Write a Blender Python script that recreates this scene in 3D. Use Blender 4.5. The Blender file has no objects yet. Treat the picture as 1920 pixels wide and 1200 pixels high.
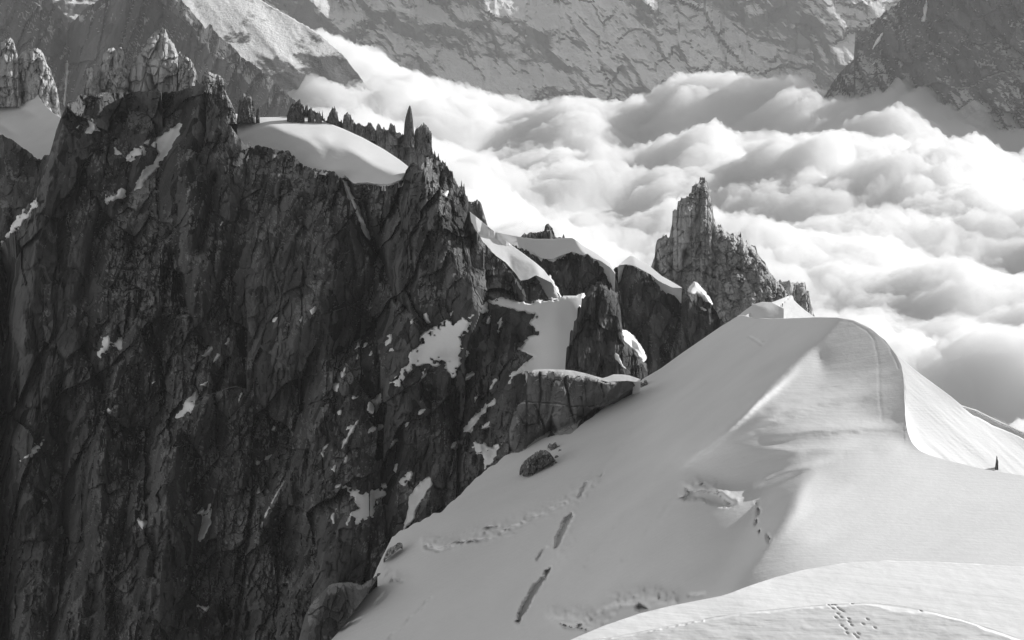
import bpy, math, random
import numpy as np
R = math.radians
scene = bpy.context.scene
C = scene.collection

# ------------------------------------------------------------------ camera, sky, sun, exposure
FOC = 3583.0                     # focal length in photo pixels (1920 x 1200)
PITCH = R(-13.5)
CP, SP = math.cos(PITCH), math.sin(PITCH)
cd = bpy.data.cameras.new('camera')
cam = bpy.data.objects.new('camera', cd)
C.objects.link(cam)
cam.location = (0, 0, 0)
cam.rotation_euler = (R(90) + PITCH, 0, 0)
cd.sensor_width = 36.0
cd.lens = 36.0 * FOC / 1920.0
cd.clip_start = 1.0
cd.clip_end = 80000.0
scene.camera = cam

SUN_AZ, SUN_EL = R(62), R(22)    # to the right of the view direction, above the horizon
SUN = np.array([math.sin(SUN_AZ)*math.cos(SUN_EL), math.cos(SUN_AZ)*math.cos(SUN_EL), math.sin(SUN_EL)])
w = bpy.data.worlds.new('World')
scene.world = w
w.use_nodes = True
nt = w.node_tree
nt.nodes.clear()
sky = nt.nodes.new('ShaderNodeTexSky')
sky.sky_type = 'NISHITA'
sky.sun_disc = False
sky.sun_elevation = SUN_EL
sky.sun_rotation = SUN_AZ        # measured clockwise from +Y
sky.altitude = 3800
bw = nt.nodes.new('ShaderNodeRGBToBW')      # the photograph is black and white
bg = nt.nodes.new('ShaderNodeBackground')
bg.inputs['Strength'].default_value = 0.15
wo = nt.nodes.new('ShaderNodeOutputWorld')
nt.links.new(sky.outputs['Color'], bw.inputs[0])
nt.links.new(bw.outputs[0], bg.inputs['Color'])
nt.links.new(bg.outputs[0], wo.inputs['Surface'])
sd = bpy.data.lights.new('sun', 'SUN')
sd.energy = 3.7
sd.angle = R(0.5)
sd.color = (1, 1, 1)
sun = bpy.data.objects.new('sun', sd)
C.objects.link(sun)
from mathutils import Vector, Matrix
sun.rotation_euler = Vector(tuple(-SUN)).to_track_quat('-Z', 'Y').to_euler()
vs = scene.view_settings
vs.view_transform = 'Standard'
vs.look = 'None'
vs.gamma = 1.0
vs.exposure = 0.42
vs.use_curve_mapping = False
scene.cycles.max_bounces = 10
scene.cycles.diffuse_bounces = 3
scene.cycles.volume_bounces = 6
scene.cycles.transparent_max_bounces = 8
scene.cycles.use_denoising = True

# ------------------------------------------------------------------ pixel rays
def rays(u, v):
    """photo pixel -> world direction with unit component along the camera axis"""
    a = (np.asarray(u, float) - 960.0) / FOC
    b = (600.0 - np.asarray(v, float)) / FOC
    return np.stack([a + 0*b, CP - b*SP + 0*a, SP + b*CP + 0*a], -1)
def pt(u, v, d):
    return rays(u, v) * np.asarray(d, float)[..., None]

# ------------------------------------------------------------------ numpy noise
def _h(i, j, s):
    n = (i.astype(np.int64)*374761393 + j.astype(np.int64)*668265263 + s*1274126177) & 0xffffffff
    n = ((n ^ (n >> 13)) * 1274126177) & 0xffffffff
    n = ((n ^ (n >> 16)) * 2246822519) & 0xffffffff
    n = n ^ (n >> 15)
    return (n & 0xffffff) / float(0x1000000)
def vnoise(x, y, s=0):
    xi = np.floor(x); yi = np.floor(y)
    fx = x - xi; fy = y - yi
    fx = fx*fx*fx*(fx*(fx*6-15)+10); fy = fy*fy*fy*(fy*(fy*6-15)+10)
    a = _h(xi, yi, s); b = _h(xi+1, yi, s); c = _h(xi, yi+1, s); d = _h(xi+1, yi+1, s)
    return (a*(1-fx)+b*fx)*(1-fy) + (c*(1-fx)+d*fx)*fy - 0.5
def fbm(x, y, s=0, o=4, g=0.5):
    r = 0; a = 1.0
    for k in range(o):
        r = r + a*vnoise(x, y, s+17*k)
        x = x*2.03 + 11.3; y = y*2.03 + 5.7; a *= g
    return r
def ridged(x, y, s=0, o=4, g=0.5):
    r = 0; a = 1.0
    for k in range(o):
        r = r + a*(0.5 - 2*np.abs(vnoise(x, y, s+17*k)))
        x = x*2.03 + 11.3; y = y*2.03 + 5.7; a *= g
    return r
def worley(x, y, s=0):
    """distance to the nearest and second nearest seed, offset from the nearest, three random numbers of it"""
    xi = np.floor(x); yi = np.floor(y)
    f1 = np.full(x.shape, 9.0); f2 = np.full(x.shape, 9.0)
    dx = np.zeros(x.shape); dy = np.zeros(x.shape)
    ci = np.zeros(x.shape); cj = np.zeros(x.shape)
    for i in (-1, 0, 1):
        for j in (-1, 0, 1):
            a = xi+i; b = yi+j
            ax = x - a - 0.1 - 0.8*_h(a, b, s)
            ay = y - b - 0.1 - 0.8*_h(a, b, s+7)
            d = np.sqrt(ax*ax + ay*ay)
            near = d < f1
            f2 = np.where(near, f1, np.minimum(f2, d))
            dx = np.where(near, ax, dx); dy = np.where(near, ay, dy)
            ci = np.where(near, a, ci); cj = np.where(near, b, cj)
            f1 = np.where(near, d, f1)
    return f1, f2, dx, dy, _h(ci, cj, s+31), _h(ci, cj, s+53)-0.5, _h(ci, cj, s+71)-0.5
def sstep(a, b, x):
    t = np.clip((x-a)/(b-a), 0, 1)
    return t*t*(3-2*t)
def crag(X, Y, s, levels, aspect=2.0, lean=0.0):
    """broken rock relief in metres: blades and buttresses with sharp edges, gullies between, at several sizes"""
    r = 0
    env = 0.65 + 0.9*np.clip(fbm(X/70, Y/90, s+900, 2)+0.35, 0, 1)      # some areas sound, some shattered
    for k, (L, A) in enumerate(levels):
        asp = 1 + (aspect-1)*(0.85**k)
        sk = lean + 0.9*fbm(X/(L*4)+3, Y/(L*6), s+k*9+400, 2)
        w = 0.30*L
        wx = X + sk*Y*0.0 + w*fbm(X/L*1.1, Y/L*0.6, s+k*5, 3)
        wy = Y + 1.6*w*fbm(X/L*1.1+9, Y/L*0.6, s+k*5+2, 3)
        f1, f2, dx, dy, c, tx, ty = worley(wx/L + lean*wy/L, wy/(L*asp), s+100*k)
        sl = 1.5*tx + 0.5*sk
        ax = dx + sl*dy*0.6
        m = np.where(ax > 0, ax*(1.0+1.2*ty), -ax*(1.0-1.2*ty)) + 0.55*np.abs(dy - 0.25) + 0.35*dy*tx
        a = A*(1.0 if k < 2 else env)
        r = r + a*(0.55 - 1.25*m + 0.75*(c-0.5))
    return r

# ------------------------------------------------------------------ polygons, polylines in photo pixels
def seg_dist(u, v, pts):
    best = np.full(np.shape(u), 1e9)
    for (x0, y0), (x1, y1) in zip(pts[:-1], pts[1:]):
        ex, ey = x1-x0, y1-y0
        t = np.clip(((u-x0)*ex + (v-y0)*ey) / (ex*ex+ey*ey+1e-9), 0, 1)
        best = np.minimum(best, np.hypot(u-x0-t*ex, v-y0-t*ey))
    return best
def inside(u, v, poly):
    r = np.zeros(np.shape(u), bool)
    n = len(poly)
    for i in range(n):
        x0, y0 = poly[i]; x1, y1 = poly[(i+1) % n]
        if y0 == y1: continue
        c = ((y0 > v) != (y1 > v)) & (u < (x1-x0)*(v-y0)/(y1-y0) + x0)
        r ^= c
    return r
def sdist(u, v, poly):
    """signed distance in pixels, positive inside"""
    d = seg_dist(u, v, list(poly)+[poly[0]])
    return np.where(inside(u, v, poly), d, -d)
def line(pts):
    xs = np.array([p[0] for p in pts], float); ys = np.array([p[1] for p in pts], float)
    for i in range(1, len(xs)):
        if xs[i] <= xs[i-1]: xs[i] = xs[i-1] + 0.05
    return lambda u: np.interp(u, xs, ys)
def gblur(a, sig):
    if sig <= 0: return a
    p = int(3*sig)+2
    b = np.pad(a, p, mode='edge')
    fy = np.fft.fftfreq(b.shape[0])[:, None]; fx = np.fft.fftfreq(b.shape[1])[None, :]
    g = np.exp(-2*(math.pi*sig)**2*(fx*fx+fy*fy))
    return np.real(np.fft.ifft2(np.fft.fft2(b)*g))[p:-p, p:-p]
def bilin(a, x, y):
    x = np.clip(x, 0, a.shape[1]-1.001); y = np.clip(y, 0, a.shape[0]-1.001)
    i = np.floor(x).astype(int); j = np.floor(y).astype(int)
    fx = x-i; fy = y-j
    return (a[j, i]*(1-fx)+a[j, i+1]*fx)*(1-fy) + (a[j+1, i]*(1-fx)+a[j+1, i+1]*fx)*fy

# ------------------------------------------------------------------ meshes
def link(name, me, mats, parent=None, smooth=False, **props):
    o = bpy.data.objects.new(name, me)
    C.objects.link(o)
    for m in (mats if isinstance(mats, (list, tuple)) else [mats]):
        me.materials.append(m)
    me.polygons.foreach_set('use_smooth', np.full(len(me.polygons), smooth))
    if parent is not None: o.parent = parent
    for k, val in props.items(): o[k] = val
    return o
def quads_mesh(name, P, Q):
    me = bpy.data.meshes.new(name)
    P = np.ascontiguousarray(P.reshape(-1, 3), dtype=np.float32)
    Q = np.ascontiguousarray(Q.reshape(-1, 4), dtype=np.int32)
    me.vertices.add(len(P)); me.vertices.foreach_set('co', P.ravel())
    me.loops.add(Q.size); me.loops.foreach_set('vertex_index', Q.ravel())
    me.polygons.add(len(Q)); me.polygons.foreach_set('loop_start', np.arange(0, Q.size, 4, dtype=np.int32))
    me.update(calc_edges=True); me.validate()
    return me
def grid_quads(nr, nc, off=0):
    i = np.arange(nr-1)[:, None]*nc + np.arange(nc-1)[None, :] + off
    return np.stack([i, i+nc, i+nc+1, i+1], -1).reshape(-1, 4)
def sheet(name, mats, u, vtop, vbot, nrow, dfun, back=None, parent=None, smooth=False, spow=1.0, vmid=None, **props):
    """a body seen from the front: columns u, rows from its skyline vtop(u) down to vbot(u), depth dfun(u, v);
    behind the skyline its far side goes down: back = (rows, metres away, metres down)"""
    s = np.linspace(0, 1, nrow)**spow
    vt = vtop(u); vb = np.maximum(vbot(u), vt+1.0)
    V = vt[None, :] + (vb-vt)[None, :]*s[:, None]
    if vmid is not None:
        vm = np.clip(vmid(u), vt+0.02, vb-1)
        k = np.minimum(s*2, 1)[:, None]; q = np.maximum(s*2-1, 0)[:, None]
        V = vt[None, :] + (vm-vt)[None, :]*k + (vb-vm)[None, :]*q
    U = np.repeat(u[None, :], nrow, 0)
    P = pt(U, V, dfun(U, V))
    if back:
        nb, ba, bd = back
        t = np.linspace(1, 0, nb+1)[:-1]
        top = P[0]
        hx = rays(u, vt)[:, :2]
        hx = hx/np.linalg.norm(hx, axis=1, keepdims=True)
        B = np.empty((nb, len(u), 3))
        wob = 1 + 0.35*vnoise(u[None, :]/23.0, t[:, None]*7.0, 5)
        B[:, :, 0] = top[None, :, 0] + (t**0.9)[:, None]*ba*hx[None, :, 0]*wob
        B[:, :, 1] = top[None, :, 1] + (t**0.9)[:, None]*ba*hx[None, :, 1]*wob
        B[:, :, 2] = top[None, :, 2] - (t**1.15)[:, None]*bd
        P = np.concatenate([B, P], 0)
    me = quads_mesh(name, P, grid_quads(P.shape[0], P.shape[1]))
    return link(name, me, mats, parent, smooth, **props)
def plane_d(u0, v0, d0, n):
    n = np.array(n, float)
    k = d0*float(rays(u0, v0) @ n)
    def f(U, V):
        q = rays(U, V) @ n
        return k/np.where(np.abs(q) < 1e-4, 1e-4, q)
    return f

# ------------------------------------------------------------------ a snow surface from the way it faces
class NormalField:
    """smooth ground known by the way it faces at each place; the depth follows by integration"""
    def __init__(s, u0, v0, u1, v1, step, base):
        s.u0, s.v0, s.step = u0, v0, step
        s.u = np.arange(u0, u1+1, step, dtype=float); s.v = np.arange(v0, v1+1, step, dtype=float)
        s.U, s.V = np.meshgrid(s.u, s.v)
        s.N = np.zeros(s.U.shape+(3,)); s.N[:] = np.array(base, float)
    def face(s, poly, n, blur, rag=0.0, seed=0, amt=1.0):
        U, V = s.U, s.V
        if rag:
            U = U + rag*fbm((s.U+2.2*s.V)/60, (s.V-0.4*s.U)/14, seed, 3)*2
            V = V + rag*fbm((s.U+2.2*s.V)/60+5, (s.V-0.4*s.U)/14, seed+3, 3)
        m = gblur(inside(U, V, poly).astype(float), blur/s.step)[..., None]*amt
        s.N = s.N*(1-m) + np.array(n, float)*m
    def solve(s, ua, va, da, weight=None, it=24):
        """weight: where the facing counts (1) and where the surface may follow freely (0)"""
        n = s.N/np.linalg.norm(s.N, axis=-1, keepdims=True)
        r = rays(s.U, s.V)
        ru = np.array([1/FOC, 0, 0]); rv = np.array([0, SP/FOC, -CP/FOC])
        q = np.minimum((n*r).sum(-1), -0.06)
        p = np.clip(-(n @ ru)/q*s.step, -0.12, 0.12); t = np.clip(-(n @ rv)/q*s.step, -0.12, 0.12)
        H, W = p.shape
        dx0 = 0.5*(p[:, 1:]+p[:, :-1]); dy0 = 0.5*(t[1:]+t[:-1])
        e = 2*np.cos(2*np.pi*np.fft.fftfreq(2*W))[None, :W+1] + 2*np.cos(2*np.pi*np.fft.fftfreq(2*H))[:, None] - 4
        e[0, 0] = 1
        dx, dy = dx0, dy0
        if weight is not None:
            wx = 0.5*(weight[:, 1:]+weight[:, :-1]); wy = 0.5*(weight[1:]+weight[:-1])
        for k in range(it if weight is not None else 1):
            f = np.zeros((H, W))
            f[:, :-1] += dx; f[:, 1:] -= dx; f[:-1] += dy; f[1:] -= dy
            F = np.concatenate([f, f[:, ::-1]], 1); F = np.concatenate([F, F[::-1]], 0)
            G = np.fft.rfft2(F)/e
            G[0, 0] = 0
            L = np.fft.irfft2(G, s=F.shape)[:H, :W]
            if weight is not None:
                dx = wx*dx0 + (1-wx)*np.diff(L, axis=1); dy = wy*dy0 + (1-wy)*np.diff(L, axis=0)
        s.L = L - bilin(L, (ua-s.u0)/s.step, (va-s.v0)/s.step) + math.log(da)
        return s
    def d(s, U, V):
        return np.exp(bilin(s.L, (np.asarray(U, float)-s.u0)/s.step, (np.asarray(V, float)-s.v0)/s.step))

# ------------------------------------------------------------------ materials (all procedural, neutral: the photograph is black and white)
def new_mat(name):
    m = bpy.data.materials.new(name)
    m.use_nodes = True
    n = m.node_tree
    n.nodes.clear()
    out = n.nodes.new('ShaderNodeOutputMaterial')
    return m, n, out
def N(n, t, **kw):
    k = n.nodes.new(t)
    for a, b in kw.items():
        if a in k.inputs: k.inputs[a].default_value = b
        else: setattr(k, a, b)
    return k
def ramp(n, src, stops):
    r = n.nodes.new('ShaderNodeValToRGB')
    el = r.color_ramp.elements
    while len(el) < len(stops): el.new(0.5)
    for e, (p, c) in zip(el, stops):
        e.position = p
        e.color = (c, c, c, 1)
    n.links.new(src, r.inputs[0])
    return r.outputs[0]
def gray(c): return (c, c, c, 1)
def snow_mat(name, col=0.86, grain=0.35, streak=0.0, scale=1.0):
    m, n, out = new_mat(name)
    b = N(n, 'ShaderNodeBsdfPrincipled')
    b.inputs['Roughness'].default_value = 0.75
    b.inputs['Specular IOR Level'].default_value = 0.12
    tc = n.nodes.new('ShaderNodeNewGeometry')
    n1 = N(n, 'ShaderNodeTexNoise', Scale=0.05*scale, Detail=5.0)
    n.links.new(tc.outputs['Position'], n1.inputs['Vector'])
    c = ramp(n, n1.outputs[0], [(0.25, col*0.94), (0.75, min(col*1.03, 0.93))])
    n.links.new(c, b.inputs['Base Color'])
    mp = N(n, 'ShaderNodeMapping')
    mp.inputs['Rotation'].default_value = (0, 0, R(25))
    mp.inputs['Scale'].default_value = (0.10*scale, 0.9*scale, 0.5*scale)
    n.links.new(tc.outputs['Position'], mp.inputs['Vector'])
    n2 = N(n, 'ShaderNodeTexNoise', Scale=1.0, Detail=6.0, Roughness=0.6)
    n.links.new(mp.outputs[0], n2.inputs['Vector'])
    n3 = N(n, 'ShaderNodeTexNoise', Scale=0.8*scale, Detail=4.0)
    n.links.new(tc.outputs['Position'], n3.inputs['Vector'])
    ad = N(n, 'ShaderNodeMath', operation='MULTIPLY_ADD')
    ad.inputs[1].default_value = 0.6
    n.links.new(n3.outputs[0], ad.inputs[0]); n.links.new(n2.outputs[0], ad.inputs[2])
    bp = N(n, 'ShaderNodeBump', Strength=grain, Distance=0.25/scale)
    n.links.new(ad.outputs[0], bp.inputs['Height'])
    n.links.new(bp.outputs[0], b.inputs['Normal'])
    n.links.new(b.outputs[0], out.inputs['Surface'])
    return m
def rock_mat(name, lo, hi, scale=1.0, dust=0.0, dust_z=0.62, streak=0.6, bump=0.8, snow=0.8, patchy=1.0, dd=4.0, edge=0.08, slab=0.45, nw=1.2):
    """granite: mottled, streaked down the face, cracks in the relief, a little snow where a ledge faces up"""
    m, n, out = new_mat(name)
    b = N(n, 'ShaderNodeBsdfPrincipled')
    b.inputs['Roughness'].default_value = 0.85
    b.inputs['Specular IOR Level'].default_value = 0.2
    g = n.nodes.new('ShaderNodeNewGeometry')
    a1 = N(n, 'ShaderNodeTexNoise', Scale=0.022*scale, Detail=6.0, Roughness=0.62)
    n.links.new(g.outputs['Position'], a1.inputs['Vector'])
    mp = N(n, 'ShaderNodeMapping')
    mp.inputs['Scale'].default_value = (0.30*scale, 0.30*scale, 0.035*scale)
    mp.inputs['Rotation'].default_value = (0, R(8), 0)
    n.links.new(g.outputs['Position'], mp.inputs['Vector'])
    a2 = N(n, 'ShaderNodeTexNoise', Scale=1.0, Detail=4.0, Roughness=0.65)
    n.links.new(mp.outputs[0], a2.inputs['Vector'])
    mx = N(n, 'ShaderNodeMix', data_type='FLOAT')
    mx.inputs[0].default_value = streak*0.7
    n.links.new(a1.outputs[0], mx.inputs[2]); n.links.new(a2.outputs[0], mx.inputs[3])
    # every slab of rock has a tone of its own
    wp = N(n, 'ShaderNodeMapping')
    wp.inputs['Scale'].default_value = (0.11*scale, 0.11*scale, 0.045*scale)
    va = N(n, 'ShaderNodeVectorMath', operation='MULTIPLY_ADD')
    va.inputs[1].default_value = (14/scale, 14/scale, 14/scale)
    n.links.new(a1.outputs['Color'], va.inputs[0]); n.links.new(g.outputs['Position'], va.inputs[2])
    n.links.new(va.outputs[0], wp.inputs['Vector'])
    vo = N(n, 'ShaderNodeTexVoronoi', feature='F1', Scale=1.0)
    n.links.new(wp.outputs[0], vo.inputs['Vector'])
    vb = N(n, 'ShaderNodeRGBToBW')
    n.links.new(vo.outputs['Color'], vb.inputs[0])
    m2 = N(n, 'ShaderNodeMix', data_type='FLOAT')
    m2.inputs[0].default_value = slab
    n.links.new(mx.outputs[0], m2.inputs[2]); n.links.new(vb.outputs[0], m2.inputs[3])
    col = ramp(n, m2.outputs[0], [(0.28, lo), (0.48, (lo+hi)*0.45), (0.74, hi)])
    h2 = N(n, 'ShaderNodeMath', operation='MULTIPLY_ADD')
    n5 = N(n, 'ShaderNodeTexNoise', Scale=0.45*scale, Detail=5.0, Roughness=0.7)
    n.links.new(g.outputs['Position'], n5.inputs['Vector'])
    h2.inputs[1].default_value = 1.3
    n.links.new(n5.outputs[0], h2.inputs[0]); n.links.new(a2.outputs[0], h2.inputs[2])
    bp = N(n, 'ShaderNodeBump', Strength=bump, Distance=1.1/scale)
    n.links.new(h2.outputs[0], bp.inputs['Height'])
    n.links.new(bp.outputs[0], b.inputs['Normal'])
    src = col
    if dust > 0:
        sp = N(n, 'ShaderNodeSeparateXYZ')
        n.links.new(g.outputs['Normal'], sp.inputs[0])
        n6 = N(n, 'ShaderNodeTexNoise', Scale=0.035*scale, Detail=dd, Roughness=0.7)
        n.links.new(g.outputs['Position'], n6.inputs['Vector'])
        s = N(n, 'ShaderNodeMath', operation='MULTIPLY_ADD')
        s.inputs[1].default_value = nw
        n.links.new(n6.outputs[0], s.inputs[0]); n.links.new(sp.outputs['Z'], s.inputs[2])
        n7 = N(n, 'ShaderNodeTexNoise', Scale=0.009*scale, Detail=2.0)        # snow holds in some parts of the face more than in others
        n.links.new(g.outputs['Position'], n7.inputs['Vector'])
        s2 = N(n, 'ShaderNodeMath', operation='MULTIPLY_ADD')
        s2.inputs[1].default_value = 0.9*patchy
        n.links.new(n7.outputs[0], s2.inputs[0]); n.links.new(s.outputs[0], s2.inputs[2])
        mr = N(n, 'ShaderNodeMapRange')
        mr.inputs['From Min'].default_value = dust_z + 0.02 + 0.5*nw + 0.45*patchy
        mr.inputs['From Max'].default_value = dust_z + 0.02 + 0.5*nw + edge + 0.45*patchy
        mr.inputs['To Max'].default_value = dust
        n.links.new(s2.outputs[0], mr.inputs['Value'])
        mc = N(n, 'ShaderNodeMix', data_type='RGBA')
        n.links.new(mr.outputs[0], mc.inputs[0])
        n.links.new(col, mc.inputs[6]); mc.inputs[7].default_value = gray(snow)
        src = mc.outputs[2]
    n.links.new(src, b.inputs['Base Color'])
    n.links.new(b.outputs[0], out.inputs['Surface'])
    return m
MAT_SNOW = snow_mat('snow', 0.86, 0.42)
MAT_SNOW_FAR = snow_mat('far_snow', 0.84, 0.2, scale=0.4)
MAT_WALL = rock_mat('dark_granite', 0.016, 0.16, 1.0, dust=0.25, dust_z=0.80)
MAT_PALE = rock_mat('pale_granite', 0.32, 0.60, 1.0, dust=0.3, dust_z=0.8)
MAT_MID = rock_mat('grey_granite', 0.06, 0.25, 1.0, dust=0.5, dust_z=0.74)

# ------------------------------------------------------------------ rock bodies
class Massif:
    """a rock body: skyline and foot in photo pixels, the plane of its face, ribs and gullies, broken relief"""
    def __init__(s, crest, foot, anchor, n, levels, seed=0, aspect=2.0, lean=0.0, jag=1.5, step=1.5, infl=0.0, infl_w=14.0, ribs=(), calm=(), flute=None, bow=(), cracks=(), soft=(), joints=(), spike=0.0, spike_w=8.0):
        s.crest = line(crest); s.u0, s.u1 = crest[0][0], crest[-1][0]
        s.foot = (lambda u: np.full(np.shape(u), float(foot))) if np.isscalar(foot) else line(foot)
        s.plane = plane_d(*anchor, n); s.anchor = anchor
        s.levels, s.seed, s.aspect, s.lean, s.jag, s.step = levels, seed, aspect, lean, jag, step
        s.ribs, s.calm, s.flute, s.bow, s.cracks, s.soft, s.joints, s.spike, s.spike_w = ribs, calm, flute, bow, cracks, soft, joints, spike, spike_w
        s.infl = infl
        if infl:
            st = 2.0
            us = np.arange(s.u0-60, s.u1+60, st)
            vlo = min(p[1] for p in crest)-60; vhi = float(np.max(s.foot(us)))+60
            vs_ = np.arange(vlo, vhi, st)
            U, V = np.meshgrid(us, vs_)
            m = ((V > s.crest(U)) & (U > s.u0) & (U < s.u1)).astype(float)
            a = np.clip(2*gblur(m, infl_w/st)-1, 0, 1)**0.6
            b = np.clip(2*gblur(m, infl_w*0.35/st)-1, 0, 1)**0.6
            s.im = (0.65*a+0.35*b, us[0], vs_[0], st)
    def top(s, u):
        c = s.crest(u)
        if s.jag:
            q = np.floor(u/2.6 + 1.3*vnoise(u/9.0, 0*u, s.seed+1)); q2 = np.floor(u/6.3 + 1.3*vnoise(u/15.0, 0*u, s.seed+4))
            c = c + s.jag*(1.3*(_h(q, q*0, s.seed+2)-0.5) + 1.5*(_h(q2, q2*0, s.seed+9)-0.5) + 1.2*fbm(u/11.0, 0*u, s.seed+3, 4))
        if s.spike:
            c = c - s.spike*np.clip(1-7*np.abs(vnoise(u/s.spike_w, 0*u, s.seed+21)), 0, 1)*(0.4+1.2*(vnoise(u/17.0, 0*u, s.seed+22)+0.5)) - 0.5*s.spike*np.clip(1-7*np.abs(vnoise(u/s.spike_w*2.1, 0*u+4, s.seed+23)), 0, 1)
        return c
    def d(s, U, V, fine=True):
        d = s.plane(U, V)
        k = s.anchor[2]/FOC
        if s.infl:
            a, ua, va, st = s.im
            d = d - s.infl*bilin(a, (U-ua)/st, (V-va)/st)
        for (x, y, rx, ry, amp) in s.bow:
            d = d - amp*np.exp(-((U-x)/rx)**2-((V-y)/ry)**2)
        if s.ribs:
            wu = U + 7*fbm(U/30, V/45, s.seed+11, 3); wv = V + 7*fbm(U/30+4, V/45, s.seed+12, 3)
            for pts, amp, wd in s.ribs:
                q = seg_dist(wu, wv, pts)
                d = d - amp*np.exp(-np.abs(q/wd)**1.5)
        c = np.ones(np.shape(U))
        for poly, val in s.calm:
            c = c*(1-(1-val)*sstep(-22, 22, sdist(U, V, poly)))
        X = (U-s.anchor[0])*k; Y = (V-s.anchor[1])*k
        lv = s.levels if fine else s.levels[:2]
        if lv:
            r = crag(X, Y, s.seed, lv, s.aspect, s.lean)
            if fine: d = d - c*r
            else: d = d - 0.9*c*r
        for j, (L, A) in enumerate(s.soft):
            d = d - A*(ridged((X+s.lean*Y)/L, Y/(L*s.aspect), s.seed+500+j*7, 4) + 0.3)
        if fine:
            for j, (Lx, Ly, ln, dp) in enumerate(s.joints):     # long cracks running through the face
                z = vnoise((X+ln*Y+0.12*Lx*fbm(X/6, Y/6, s.seed+81+j, 2))/Lx, Y/Ly, s.seed+640+j*7)
                g = np.clip(0.3+3*vnoise(X/40, Y/50, s.seed+650+j), 0, 1)
                d = d + dp*g*np.exp(-(z/0.022)**2)
            for j, (L, A, asp) in enumerate(s.cracks):          # joints: a net of narrow recessed lines between blocks
                f1, f2, dx, dy, cc, tx, ty = worley((X+0.25*L*fbm(X/L, Y/L, s.seed+61+j, 3))/L, (Y+0.25*L*fbm(X/L+4, Y/L, s.seed+63+j, 3))/(L*asp), s.seed+600+j*31)
                d = d - A*(0.9*(cc-0.5) + 0.8*tx*dx + 0.8*ty*dy) + 1.2*A*np.exp(-((f2-f1)/0.07)**2)*np.clip(0.3+2*cc, 0, 1)
        if s.flute:
            L, A, poly = s.flute
            m = sstep(-40, 40, sdist(U, V, poly))
            d = d - m*A*ridged((X+0.1*Y)/L + 0.5*fbm(X/30, Y/40, 3, 2), Y/(L*7), s.seed+77, 3)
        return d
    def build(s, name, mat, parent=None, back=(8, 60, 90), d=None, **props):
        u = np.arange(s.u0, s.u1+0.01, s.step)
        h = float(np.max(s.foot(u)-s.crest(u)))
        o = sheet(name, mat, u, s.top, s.foot, max(8, int(h/s.step)), d or s.d, back=back, parent=parent, **props)
        s.obj = o
        return o

def snow_patch(host, poly, parent, lift=1.2, rag=4.0, step=1.5, seed=0, name='snow_patch', mat=None, sink=3.0, holes=0.0, soft=5.0):
    """a bank of snow lying in a hollow of the rock: bulges out in the middle, runs into the rock at its ragged edge"""
    us = np.array([p[0] for p in poly], float); vs_ = np.array([p[1] for p in poly], float)
    u = np.arange(us.min()-6, us.max()+6, step); v = np.arange(vs_.min()-6, vs_.max()+6, step)
    U, V = np.meshgrid(u, v)
    sd_ = sdist(U, V, poly) + 1.5 + rag*(1.5*fbm(U/12, V/9, seed+5, 4)) - holes*np.clip(fbm(U/8, V/7, seed+8, 3)-0.12, 0, 1)*20
    keep = sd_ > -2.5
    # the ground under the snow: the rock without its small relief
    H = host.d(U, V, fine=True)
    d0 = gblur(H, soft/step)
    lo = -gblur(-H, 2.0/step)
    e = sstep(-2.5, 4.5, sd_)
    D = (np.minimum(d0, lo+0.6) if soft < 8 else d0) - lift*e + sink*(1-e)
    P = pt(U, V, D)
    q = keep[:-1, :-1] & keep[1:, :-1] & keep[1:, 1:] & keep[:-1, 1:]
    Q = grid_quads(len(v), len(u))[q.ravel()]
    if len(Q) == 0: return None
    used = np.unique(Q); mp = -np.ones(P.shape[0]*P.shape[1], int); mp[used] = np.arange(len(used))
    me = quads_mesh(name, P.reshape(-1, 3)[used], mp[Q])
    return link(name, me, mat or MAT_SNOW, parent, True)

# ------------------------------------------------------------------ the near snow: wave-shaped arete, hump, foreground lip
SNOW_LEFT = [(560, 1260), (600, 1200), (640, 1155), (685, 1104), (699, 1086), (735, 1003), (768, 987), (827, 958), (906, 889), (956, 846),
             (1030, 822), (1082, 806), (1120, 772), (1180, 732), (1205, 711), (1240, 690), (1280, 661), (1350, 613), (1384, 592), (1394, 591), (1402, 594)]
TOP_C = SNOW_LEFT + [(1420, 596.5), (1450, 597.5), (1490, 596.5), (1530, 594.5), (1570, 595), (1600, 600), (1632, 615), (1660, 638), (1680, 664), (1690, 684), (1694, 705), (1696, 740),
         (1697, 775), (1699, 795), (1703, 815), (1711, 832), (1724, 845), (1742, 853), (1762, 859), (1780, 864), (1847, 880), (1920, 892), (1980, 902), (2200, 960), (2500, 1060), (2800, 1180)]
TOP_B = [(1040, 1215), (1068, 1200), (1130, 1174), (1196, 1151), (1261, 1135), (1349, 1118), (1366, 1113), (1400, 1100), (1450, 1083), (1500, 1070), (1550, 1060),
         (1600, 1054), (1660, 1051), (1750, 1053), (1850, 1058), (1990, 1068), (2400, 1120), (2900, 1230)]
TOP_A = [(1080, 1208), (1115, 1200), (1181, 1188), (1274, 1169), (1340, 1156), (1400, 1147), (1480, 1139), (1550, 1133), (1620, 1130), (1660, 1132), (1700, 1137), (1750, 1147),
         (1800, 1160), (1860, 1179), (1920, 1200), (1990, 1226), (2400, 1400), (2900, 1640)]

nf = NormalField(300, 500, 3000, 1700, 3, (-0.56, 0.04, 0.83))
f = nf.face
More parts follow.
